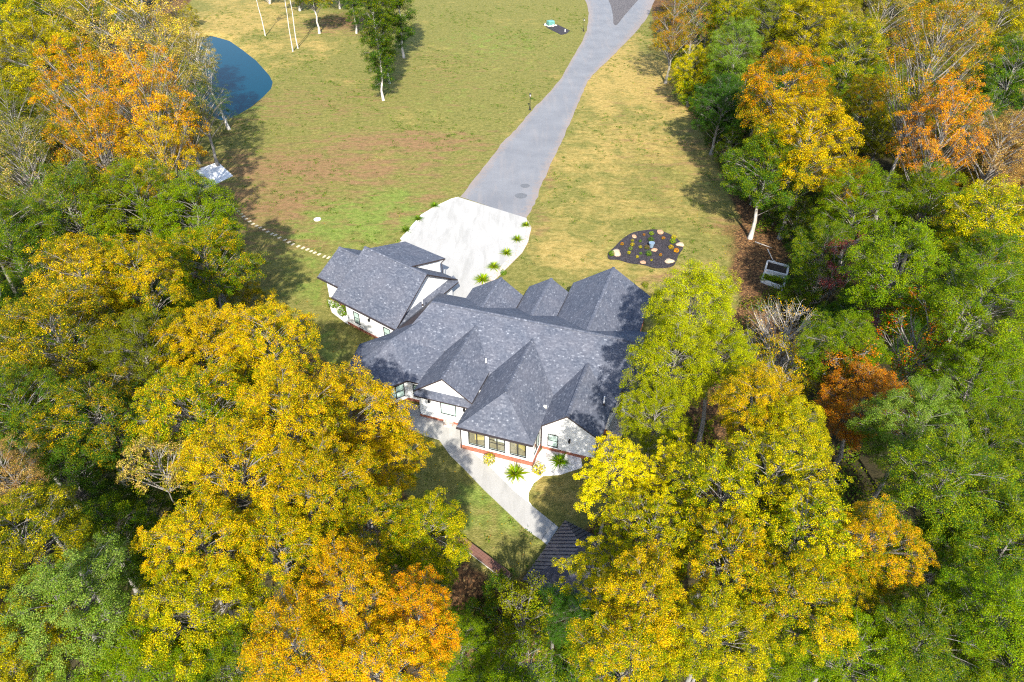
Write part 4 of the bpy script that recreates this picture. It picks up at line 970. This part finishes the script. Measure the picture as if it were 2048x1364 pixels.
 (2005, 290, 160, 12, 'sparse', 'brown', 'tan', .5, 'brownish thin tree at the right edge near the top'),
 (2025, 150, 160, 12, 'broad', 'dgreen', 'green', .3, 'dark green tree at the right edge near the top'),
 (1640, 520, 150, 6, 'broad', 'dgreen', 'green', .4, 'dark green tree directly right of the mulch clearing'),
 (1345, 60, 110, 9, 'sparse', 'olive', 'rust', .6, 'rust-tipped tree beside the driveway at the top'),
 (1390, 30, 110, 10, 'sparse', 'green', 'rust', .6, 'orange-flecked tree at the top behind the driveway verge'),
 (1385, 150, 100, 5, 'broad', 'green', 'yellow', .7, 'round yellow-green shrub tree at the lawn edge'),
 (1440, 210, 120, 7, 'broad', 'dgreen', 'dgreen', .3, 'blue-green evergreen tree at the lawn edge'),
 (1470, 100, 120, 11, 'broad', 'green', 'sage', .6, 'sage green tree above the blue-green evergreen'),
 (1540, 40, 130, 12, 'broad', 'olive', 'ygreen', .5, 'olive-green tree near the top right of the driveway'),
 (1460, 20, 110, 11, 'broad', 'green', 'yellow', .5, 'yellow-green tree at the top behind the rust-tipped ones'),
 (1620, 50, 140, 12, 'broad', 'olive', 'yellow', .5, 'yellowish olive tree at the top of the right wood'),
 (1700, 110, 150, 11, 'broad', 'green', 'yellow', .5, 'yellow-green tree between the two orange trees'),
 (1760, 40, 150, 12, 'sparse', 'olive', 'tan', .6, 'pale half-bare tree at the top of the right wood'),
 (1900, 60, 160, 12, 'sparse', 'olive', 'tan', .7, 'pinkish tan tree near the top right corner'),
 (1990, 40, 160, 12, 'broad', 'olive', 'yellow', .5, 'yellow-olive tree in the top right corner'),
 # top centre saplings, read at their feet in image coordinates
]
placed = []
for (u, v, d, zc, kind, m_, t_, amt, lab) in T_LIST:
    x, y = site(u, v, zc); r = d/2*depth(u, v, zc)/FPX
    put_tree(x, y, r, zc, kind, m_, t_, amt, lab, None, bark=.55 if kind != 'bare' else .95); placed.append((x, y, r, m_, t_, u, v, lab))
FOOT = [(531, 72, 2.0, 14, 'pole', 'tan', 'olive', 'sparse pale-stemmed sapling nearest the far side of the pond', 1.25), (586, 103, 1.7, 17, 'pole', 'olive', 'olive', 'tall bare white stem, the nearer of the close pair', 1.35),
        (596, 97, 1.7, 17, 'pole', 'olive', 'olive', 'tall bare white stem, the farther of the close pair', 1.35), (1500, 477, 4.4, 8, 'broad', 'dgreen', 'green', 'dark green tree with white trunk at the mulch clearing', 1.1), (1749, 442, 5.2, 17.5, 'asc', 'olive', 'orange', 'tall orange tree with a long bare grey trunk', .9),
        (639, 67, 4.6, 8.5, 'gold', 'green', 'gold', 'white-trunked gold tree at the top edge of the lawn', 1.3),
        (713, 67, 2.2, 9, 'slender', 'dgreen', 'green', 'slender leafy tree at the edge of the shaded ground', 1.2), (767, 201, 2.3, 11, 'slender', 'dgreen', 'green', 'slender leafy tree standing alone in the left lawn', 1.3),
        (779, 168, 2.3, 12, 'slender', 'green', 'olive', 'slender leafy tree just behind the lone lawn one', 1.2), (808, 116, 3.0, 12, 'slender', 'dgreen', 'green', 'thicker leafy tree farthest up the left lawn', 1.2)]
FOOT += [(600, 22, 4.4, 5.5, 'gold', 'green', 'gold', 'gold tree at the top edge behind the white stems', 1.2), (680, 18, 4.2, 5, 'broad', 'dgreen', 'olive', 'dark olive tree at the top edge over the bare ground', .9), (745, 15, 4.2, 5, 'broad', 'dgreen', 'green', 'dark green tree at the top edge behind the lawn saplings', .9), (540, 8, 4, 5.5, 'sparse', 'olive', 'tan', 'thin tan tree at the top edge behind the pond', 1.1)]
for (u, v, r, zc, kind, m_, t_, lab, bk) in FOOT:
    x, y = site(u, v); put_tree(x, y, r, zc, kind, m_, t_, .4, lab, None, bark=bk); placed.append((x, y, r, m_, t_, u, v, lab))
x, y = site(458, 259); put_tree(x, y, 3.4, 11, 'sparse', 'olive', 'tan', .5, 'white-trunked tree leaning over the pond', None, rz=.4, lean=(0, R(-9)), bark=1.35); placed.append((x, y, 4, 'olive', 'tan', 400, 130, 'white-trunked tree leaning over the pond'))
x, y = site(1500, 477); mb = MB()
# bushy small trees along the wood margins
MARG = [(1318, 62, 2.0, 'olive', 'rust'), (1338, 100, 2.2, 'brown', 'rust'), (1352, 135, 2.0, 'green', 'tan'), (1362, 175, 2.2, 'ygreen', 'yellow'), (1385, 215, 2.3, 'green', 'olive'), (1408, 250, 2.2, 'dgreen', 'green'), (1432, 292, 2.2, 'dgreen', 'green'), (1452, 335, 2.2, 'dgreen', 'olive'), (1478, 372, 2.4, 'green', 'olive'), (1500, 410, 2.2, 'dgreen', 'olive'), (1545, 450, 2.4, 'dgreen', 'green'), (1590, 490, 2.4, 'dgreen', 'green'), (1612, 530, 2.2, 'green', 'olive'), (1625, 590, 2.2, 'dgreen', 'green'), (1590, 640, 2.0, 'green', 'olive'),
        (385, 262, 1.9, 'dgreen', 'olive'), (360, 235, 2.0, 'olive', 'tan'), (352, 300, 2.0, 'olive', 'gold'), (330, 200, 2.2, 'dolive', 'tan'), (330, 150, 2.2, 'olive', 'tan'), (355, 90, 2.2, 'olive', 'tan'), (385, 55, 2.2, 'olive', 'yellow'), (330, 390, 2.2, 'green', 'gold'), (400, 420, 2.0, 'green', 'ygreen'), (425, 480, 2.3, 'green', 'gold'), (438, 540, 2.3, 'green', 'olive'), (455, 600, 2.2, 'dolive', 'olive'), (520, 650, 2.0, 'olive', 'gold')]
mused = set()
for i, (u, v, r, m_, t_) in enumerate(MARG):
    x, y = site(u, v); order_ = sorted(placed, key=lambda p: (p[5]-u)**2+(p[6]-v)**2)[:8]
    for near in order_:
        lab = ' '.join(('small bushy %s tree at the wood edge beside the %s' % (CNAME[t_], near[7].split(',')[0])).split()[:16])
        if lab not in mused: break
    mused.add(lab)
    put_tree(x, y, r, 2.6, 'small', m_, t_, .45, lab, 'bushy small trees along the wood edge', bark=.6)
# fill trees wherever the wood is closed
OPEN = [(430, -20), (385, 40), (420, 70), (400, 120), (430, 180), (430, 230), (430, 262), (400, 300), (440, 322), (350, 350), (400, 395), (460, 400), (490, 440), (495, 520), (470, 570), (480, 600), (540, 620), (620, 640), (650, 690), (690, 740), (740, 770), (800, 810), (850, 880), (860, 930), (840, 1000), (900, 1060), (960, 1110), (1020, 1150),
        (1100, 1120), (1190, 1080), (1140, 1010), (1130, 960), (1190, 890), (1230, 860), (1245, 800), (1275, 720), (1290, 640), (1310, 580), (1380, 540), (1450, 580), (1500, 600), (1560, 600), (1600, 560), (1550, 490), (1500, 485), (1470, 430), (1450, 350), (1420, 290), (1380, 220), (1340, 140), (1310, 60), (1330, -40), (850, -60), (800, -10), (600, -5)]
g = np.random.default_rng(5); nfill = 0; tries = 0; used = set(); fl = [(p[0], p[1], p[2]*.78) for p in placed]
while nfill < 270 and tries < 9000:
    tries += 1; x, y = g.uniform(-95, 95), g.uniform(6, 250)
    if float(dist_poly(np.array([x]), np.array([y]), LAWN)[0]) > -2.5 or float(dist_poly(np.array([x]), np.array([y]), POND)[0]) > -3: continue
    if math.hypot(x-site(1530, 520)[0], y-site(1530, 520)[1]) < 8: continue
    near = min(placed, key=lambda p: (p[0]-x)**2+(p[1]-y)**2); r = g.uniform(2.6, 4.3); zc = (g.uniform(6.5, 10.5) if nfill < 140 else g.uniform(3.0, 6)) if y < 140 else g.uniform(8, 12)
    if min(math.hypot(x-a, y-b)-c*(1 if nfill < 140 else .45) for a, b, c in fl) < r*.5: continue
    u, v = pixel(x, y, zc); rp = r*FPX/(y*_c+(CAM_H-zc)*_s)
    if u < -220 or u > 2270 or v > 1520 or v < -60: continue
    if float(dist_poly(np.array([u]), np.array([v]), OPEN)[0]) > -rp*.95: continue
    u2, v2 = pixel(x, y, zc+4.5)
    if float(dist_poly(np.array([u2]), np.array([v2]), OPEN)[0]) > -rp*.5: continue
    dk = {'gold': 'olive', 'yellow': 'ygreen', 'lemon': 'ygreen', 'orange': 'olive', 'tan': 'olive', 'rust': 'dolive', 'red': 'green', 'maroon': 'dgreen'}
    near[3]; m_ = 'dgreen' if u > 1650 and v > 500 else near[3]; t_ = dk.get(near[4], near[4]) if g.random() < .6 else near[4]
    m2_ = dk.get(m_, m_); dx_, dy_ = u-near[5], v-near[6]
    szw = 'low' if zc < 6 else 'mid-height'
    for nr in sorted(placed, key=lambda p: (p[0]-x)**2+(p[1]-y)**2)[:12]:
        dx_, dy_ = u-nr[5], v-nr[6]
        rel = ('left of' if dx_ < 0 else 'right of') if abs(dx_) > abs(dy_) else ('behind' if dy_ < 0 else 'in front of')
        lab = ' '.join(('%s %s tree %s the %s' % (szw, CNAME[t_], rel, nr[7].split(',')[0])).split()[:16])
        if lab not in used: break
    used.add(lab)
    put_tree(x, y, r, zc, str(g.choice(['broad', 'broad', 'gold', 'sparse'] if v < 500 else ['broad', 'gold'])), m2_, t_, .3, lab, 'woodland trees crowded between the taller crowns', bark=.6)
    fl.append((x, y, r*.78)); nfill += 1
print('fill trees', nfill, 'tries', tries)

# undergrowth: leafy mass on the wood floor
def undergrowth():
    g = np.random.default_rng(11); C, N, S, A = [], [], [], []; n = 0
    while n < 900:
        x, y = g.uniform(-60, 62), g.uniform(12, 170)**1.0
        d = float(dist_poly(np.array([x]), np.array([y]), LAWN)[0])
        if d > -1.0 or float(dist_poly(np.array([x]), np.array([y]), POND)[0]) > -2: continue
        if d < -14 and g.random() < .6: continue
        if abs(y-20.5-.25*x) < 1.5 and -6 < x < 12: continue
        q = site(1530, 510)
        if math.hypot(x-q[0], y-q[1]) < 6: continue
        n += 1; r = g.uniform(.6, 1.7); h = r*g.uniform(.7, 1.3); nl = int(150*r*r); e = g.normal(size=(nl, 3)); e /= np.linalg.norm(e, axis=1, keepdims=True); e *= g.uniform(.35, 1, (nl, 1))**.5
        e[:, 2] = np.abs(e[:, 2]); lump = 1+.25*np.sin(4*np.arctan2(e[:, 1], e[:, 0])+g.uniform(0, 6)); e *= np.stack([r*lump, r*lump, np.full(nl, h)], 1)
        C.append(e+np.array([x, y, gz(x, y)])); nn = e/r+np.array([0, 0, .7])+g.normal(0, .45, (nl, 3)); nn /= np.linalg.norm(nn, axis=1, keepdims=True); N.append(nn); S.append(g.uniform(.1, .22, nl))
        A.append(np.stack([g.uniform(0, 1, nl), np.full(nl, g.uniform(0, 1)), np.full(nl, g.uniform(.2, .8)), np.ones(nl)], 1))
    V, Fq = leaf_quads(np.concatenate(C), np.concatenate(N), np.concatenate(S), g)
    o = add('undergrowth', mesh_np('undergrowth', V, Fq, 'leaf', [('leaf', 'FACE', 'FLOAT_COLOR', np.concatenate(A))])); o.color = (*PAL['dgreen'], 1); o['tint'] = list(PAL['olive']); o['tint_amount'] = .35
    tag(o, 'low green undergrowth on the floor of the wood', 'undergrowth', None, 'stuff')
undergrowth()

# ------------------------------------------------------------------ garden plants
def spiky(seed, n=120, L_=.72):
    g = np.random.default_rng(seed); V, Fq, A = [], [], []
    for i in range(n):
        th = g.uniform(0, 6.28); el = g.uniform(.35, 1.35); l = L_*g.uniform(.7, 1.15); w = .03; prev = None; c = g.uniform(0, 1)
        for k in range(5):
            t = k/4; rr = l*t*math.cos(el)*(1+.25*t); z = l*t*math.sin(el)-.35*l*t*t*(1.2-el*.5); ww = w*(1-t)**.6+.003
            p = np.array([rr*math.cos(th), rr*math.sin(th), max(z, .02)]); s_ = np.array([-math.sin(th), math.cos(th), 0])*ww
            a, b = len(V), len(V)+1; V += [p-s_, p+s_]
            if prev: Fq.append((prev[0], prev[1], b, a)); A.append((c, .5, .6, 1))
            prev = (a, b)
    return mesh_np('blades', V, Fq, 'leaf', [('leaf', 'FACE', 'FLOAT_COLOR', A)])
def bush_mesh(seed, r=.5, n=520, leaf=.09, hz=.85):
    g = np.random.default_rng(seed); e = g.normal(size=(n, 3)); e /= np.linalg.norm(e, axis=1, keepdims=True); nn = e+np.array([0, 0, .3])+g.normal(0, .4, (n, 3)); nn /= np.linalg.norm(nn, axis=1, keepdims=True)
    k = 1+.14*np.sin(5*e[:, 0]+seed)*np.sin(4*e[:, 1]+2*seed)+g.normal(0, .06, n); C = e*r*(g.uniform(.6, 1, n)**.35*k)[:, None]; C[:, 2] = C[:, 2]*hz+r*hz
    V, Fq = leaf_quads(C, nn, leaf*g.uniform(.7, 1.3, n), g); A = np.stack([g.uniform(0, 1, n), g.uniform(0, 1, n), np.clip(C[:, 2]/(2*r*hz), 0, 1), np.ones(n)], 1)
    return mesh_np('foliage', V, Fq, 'leaf', [('leaf', 'FACE', 'FLOAT_COLOR', A)])
SPK = [spiky(1), spiky(2), spiky(3)]; BSH = [bush_mesh(1), bush_mesh(2), bush_mesh(3)]
mb = MB()
for k in range(5): t = k*1.256; mb.tube((.04*math.cos(t), .04*math.sin(t), 0), (.22*math.cos(t), .22*math.sin(t), .5), .018, .006, 5)
STM = mb.mesh('stem', ['plant_stem'])
def plant(u, v, kind, s, main, tint, label, group, name, cat, z=.03, xy=None):
    x, y = xy or site(u, v); p = empty(name, (x, y, z), rnd.uniform(0, 6)); p.scale = (s, s, s); tag(p, label, cat, group)
    o = bpy.data.objects.new('blades' if kind == 'spiky' else 'foliage', rnd.choice(SPK if kind == 'spiky' else BSH)); col.objects.link(o); o.parent = p
    j = rnd.uniform(.9, 1.1); o.color = (*[c*j for c in PAL[main]], 1); o['tint'] = [c*j for c in PAL[tint]]; o['tint_amount'] = .5
    o = bpy.data.objects.new('stem', STM); col.objects.link(o); o.parent = p; return p
PAL['lime'] = (.30, .38, .02); PAL['grass'] = (.13, .24, .02); PAL['flower_orange'] = (.75, .25, .02); PAL['flower_yellow'] = (.75, .55, .03)
for i, (u, v, s) in enumerate(((1052, 452, .95), (1034, 481, 1.1), (1013, 508, 1.1), (988, 536, 1.15), (965, 562, 1.35))):
    plant(u, v, 'spiky', s, 'grass', 'lime', ('spiky green plant at the far corner of the concrete pad', 'second spiky plant from the asphalt beside the concrete pad', 'middle spiky plant of the row beside the concrete pad', 'fourth spiky plant from the asphalt beside the concrete pad', 'largest spiky plant beside the pad, nearest the house')[i], 'spiky plants beside the concrete pad', 'spiky_plant', 'plant')
for i, (u, v, s) in enumerate(((869, 413, .9), (837, 440, 1.0), (812, 463, 1.0))):
    plant(u, v, 'spiky', s, 'green', 'grass', ('spiky plant on the left verge of the pad nearest the asphalt', 'middle spiky plant on the left verge of the pad', 'spiky plant on the left verge of the pad nearest the garage')[i], 'spiky plants on the left verge', 'spiky_plant', 'plant')
plant(668.6, 614, 'bush', 1.3, 'green', 'grass', 'green bush at the side porch nearest the white corner', None, 'green_bush', 'bush'); plant(687.6, 630, 'bush', 1.25, 'green', 'grass', 'green bush at the side porch nearest the garage window', None, 'green_bush', 'bush')
plant(979, 926, 'bush', .95, 'ygreen', 'lemon', 'round yellow-green bush in front of the sunroom', None, 'yellow_bush', 'bush'); plant(1077, 946, 'bush', 1.0, 'ygreen', 'yellow', 'round yellow bush at the corner of the sunroom gravel', None, 'yellow_bush', 'bush')
plant(1031, 950, 'spiky', 1.3, 'grass', 'lime', 'spiky green plant in the white gravel before the sunroom', None, 'spiky_plant', 'plant'); plant(1119, 925, 'spiky', 1.2, 'green', 'grass', 'spiky dark green plant in front of the right gable', None, 'spiky_plant', 'plant')
plant(1007, 550, 'bush', .7, 'green', 'grass', 'small green bush behind the largest spiky plant', None, 'green_bush', 'bush'); plant(1318, 594, 'bush', .9, 'green', 'olive', 'small dark bush on the lawn beside the rear gable', None, 'green_bush', 'bush')
plant(1290, 574, 'bush', .7, 'green', 'olive', 'tiny green bush behind the rear gable', None, 'green_bush', 'bush')
for k in range(5):
    plant(0, 0, 'bush', .9, 'green', 'lime', 'leafy green plant growing in the front raised planter', 'plants in the front raised planter', 'planter_plant', 'plant', .2, (PLC[0]-1.0+.42*k, PLC[1]+.15-.12*k+rnd.uniform(-.15, .15)))
# island flower bed
BED = [(170, 440), (160, 390), (220, 330), (290, 260), (380, 205), (480, 185), (590, 178), (700, 215), (780, 265), (830, 330), (790, 400), (740, 500), (620, 520), (560, 515), (470, 490), (350, 475), (250, 445)]
def bed(a, b): return site(1180+a/4.452, 420+b/4.452)
sheet('mulch_bed', None, .07, 'mulch_black', .1, site_pts=smooth_closed([bed(*p) for p in BED], 4))
RK = [(235, 392, 1.0, 'rock_tan', 'big tan boulder at the left tip of the flower bed'), (390, 242, .52, 'rock_sandstone', 'orange sandstone rock at the upper left rim of the flower bed'), (622, 208, .72, 'rock_sandstone', 'sandstone rock at the top rim of the flower bed'), (800, 318, .72, 'rock_tan', 'tan rock at the right tip of the flower bed'),
      (572, 366, .62, 'rock_sandstone', 'sandstone rock in the middle of the flower bed'), (702, 468, .75, 'rock_tan', 'pale rock at the lower right rim of the flower bed'), (470, 474, .52, 'rock_sandstone', 'small orange rock at the lower rim of the flower bed')]
for i, (a, b, r, mt, lab) in enumerate(RK): rock(*bed(a, b), r*.64, 20+i, mt, lab, None, (1, .85, .42), rnd.uniform(0, 3), .05)
FP = [(545, 227, 'bush', .55, 'grass', 'lime', 'bright green clump near the top of the flower bed'), (541, 285, 'bush', .7, 'dgreen', 'green', 'dark green clump above the blue pot'), (520, 410, 'bush', .7, 'dgreen', 'grass', 'dark green clump below the blue pot'), (505, 352, 'bush', .6, 'dgreen', 'brown', 'dark brownish clump left of the blue pot'),
      (450, 400, 'bush', .35, 'green', 'grass', 'tiny green tuft left of centre in the flower bed'), (375, 325, 'bush', .5, 'olive', 'flower_yellow', 'yellow flower clump left of centre in the bed'), (360, 360, 'bush', .5, 'sage', 'sage', 'pale sage clump below the yellow flowers'), (345, 395, 'bush', .42, 'ygreen', 'lemon', 'yellow-green clump beside the big boulder'),
      (420, 430, 'bush', .36, 'ygreen', 'flower_yellow', 'small yellow tuft near the lower rim of the bed'), (446, 345, 'bush', .42, 'green', 'yellow', 'green-yellow clump in the middle left of the bed'), (376, 285, 'bush', .36, 'green', 'yellow', 'small green-yellow tuft below the upper left rock'), (285, 317, 'bush', .42, 'olive', 'flower_orange', 'orange flower clump above the big boulder'),
      (650, 265, 'bush', .42, 'olive', 'flower_orange', 'orange-yellow flower clump below the top rock'), (625, 414, 'bush', .38, 'olive', 'flower_orange', 'small orange flower clump below the middle rock'), (765, 380, 'bush', .6, 'gold', 'flower_orange', 'bright orange flower clump at the right of the bed'), (742, 262, 'bush', .6, 'ygreen', 'flower_yellow', 'yellow flower clump above the green one at right'),
      (735, 300, 'bush', .7, 'grass', 'lime', 'bright green clump beside the right tip rock'), (718, 350, 'bush', .6, 'olive', 'gold', 'olive-gold clump below the green one at right'), (480, 232, 'bush', .35, 'brown', 'rust', 'small brown tuft near the top of the bed'), (445, 290, 'bush', .36, 'green', 'grass', 'small green tuft in the upper middle of the bed'), (190, 410, 'bush', .7, 'green', 'grass', 'green clump at the foot of the big boulder'), (545, 458, 'bush', .3, 'green', 'lemon', 'tiny yellow-green tuft near the lower rim')]
for a, b, k_, s, m_, t_, lab in FP: plant(0, 0, k_, s, m_, t_, lab, 'plants in the island flower bed', 'flower_clump', 'plant', .06, bed(a, b))
x, y = bed(545, 335); pt = empty('garden_pot', (x, y, .06)); tag(pt, 'grey-blue garden pot in the middle of the flower bed', 'pot')
mb = MB(); mb.tube((0, 0, 0), (0, 0, .5), .2, .3, 14); mb.build('body', 'pot_blue', pt); mb = MB(); mb.tube((0, 0, .5), (0, 0, .58), .34, .34, 14); mb.build('rim', 'pot_blue', pt)
# fallen branches on the leaf litter
for i, (pp, lab) in enumerate((([(1535, 500), (1545, 522), (1563, 533)], 'fallen bent pale branch beside the planters'), ([(1510, 485), (1527, 492), (1543, 497)], 'fallen orange-brown branch below the white trunk'))):
    tb = Tubes(6); tb.line([(*site(u, v), .08+.05*(k % 2)) for k, (u, v) in enumerate(pp)], np.linspace(.07, .03, 3)); o = add('fallen_branch', tb.mesh('fallen_branch', 'bark_branch')); tag(o, lab, 'branch')

# ------------------------------------------------------------------ weeds and fallen leaves on the lawn
def lawn_scatter(name, n, seed, kind, main, tint, label, cat):
    g = np.random.default_rng(seed); C, N, S, A = [], [], [], []; X = g.uniform(-75, 45, n*6); Y = g.uniform(24, 190, n*6)
    d = dist_poly(X, Y, LAWN); ok = (d > .4) & (dist_poly(X, Y, POND) < -1.2)
    for poly in ([site(*p) for p in PAD_PX], [site(*p) for p in ROAD_L]+[site(*p) for p in ROAD_R][::-1], [bed(*p) for p in BED], [hw(*p) for p in ((-27, 22), (-14, 24), (5.5, 21.5), (6.5, 1.5), (1, -1), (-6, -1), (-17.5, 1), (-18, 9), (-27, 12))], [site(*p) for p in ((795, 800), (922, 850), (1165, 900), (1160, 940), (1117, 1056), (1094, 1091), (850, 880))]):
        ok &= dist_poly(X, Y, poly) < -.3
    w = np.exp(-np.abs(d)/5.0) if kind == 'leaf' else .12+.88*(np.sin(X*.21+1)*np.sin(Y*.17)+.4*np.sin(X*.9+Y*.7) > .35)
    ok &= g.uniform(0, 1, len(X)) < w; X, Y = X[ok][:n], Y[ok][:n]
    if kind == 'leaf':
        C = np.stack([X, Y, ground_z(X, Y)+.03], 1)+g.uniform(0, .02, (len(X), 1)); N = np.array([0, 0, 1])+g.normal(0, .25, (len(X), 3)); S = g.uniform(.09, .17, len(X))
    else:
        k = 22; r = g.uniform(.18, .62, len(X)); o = g.normal(0, .5, (len(X), k, 3))*r[:, None, None]; o[..., 2] = np.abs(o[..., 2])*.35+.03
        C = (np.stack([X, Y, ground_z(X, Y)], 1)[:, None]+o).reshape(-1, 3); N = np.array([0, 0, .6])+g.normal(0, .6, (len(C), 3)); S = g.uniform(.07, .16, len(C))
    N /= np.linalg.norm(N, axis=1, keepdims=True); V, Fq = leaf_quads(C, N, S, g, .45); m = len(C)
    A = np.stack([g.uniform(0, 1, m), g.uniform(0, 1, m), np.full(m, .5), np.ones(m)], 1)
    o = add(name, mesh_np(name, V, Fq, 'leaf', [('leaf', 'FACE', 'FLOAT_COLOR', A)])); o.color = (*PAL[main], 1); o['tint'] = list(PAL[tint]); o['tint_amount'] = .4; tag(o, label, cat, None, 'stuff')
lawn_scatter('lawn_weeds', 2600, 21, 'weed', 'dgreen', 'grass', 'tufts of coarse grass and weeds in the lawn', 'grass')
lawn_scatter('fallen_leaves', 9000, 22, 'leaf', 'brown', 'gold', 'fallen autumn leaves scattered on the lawn near the trees', 'leaves')
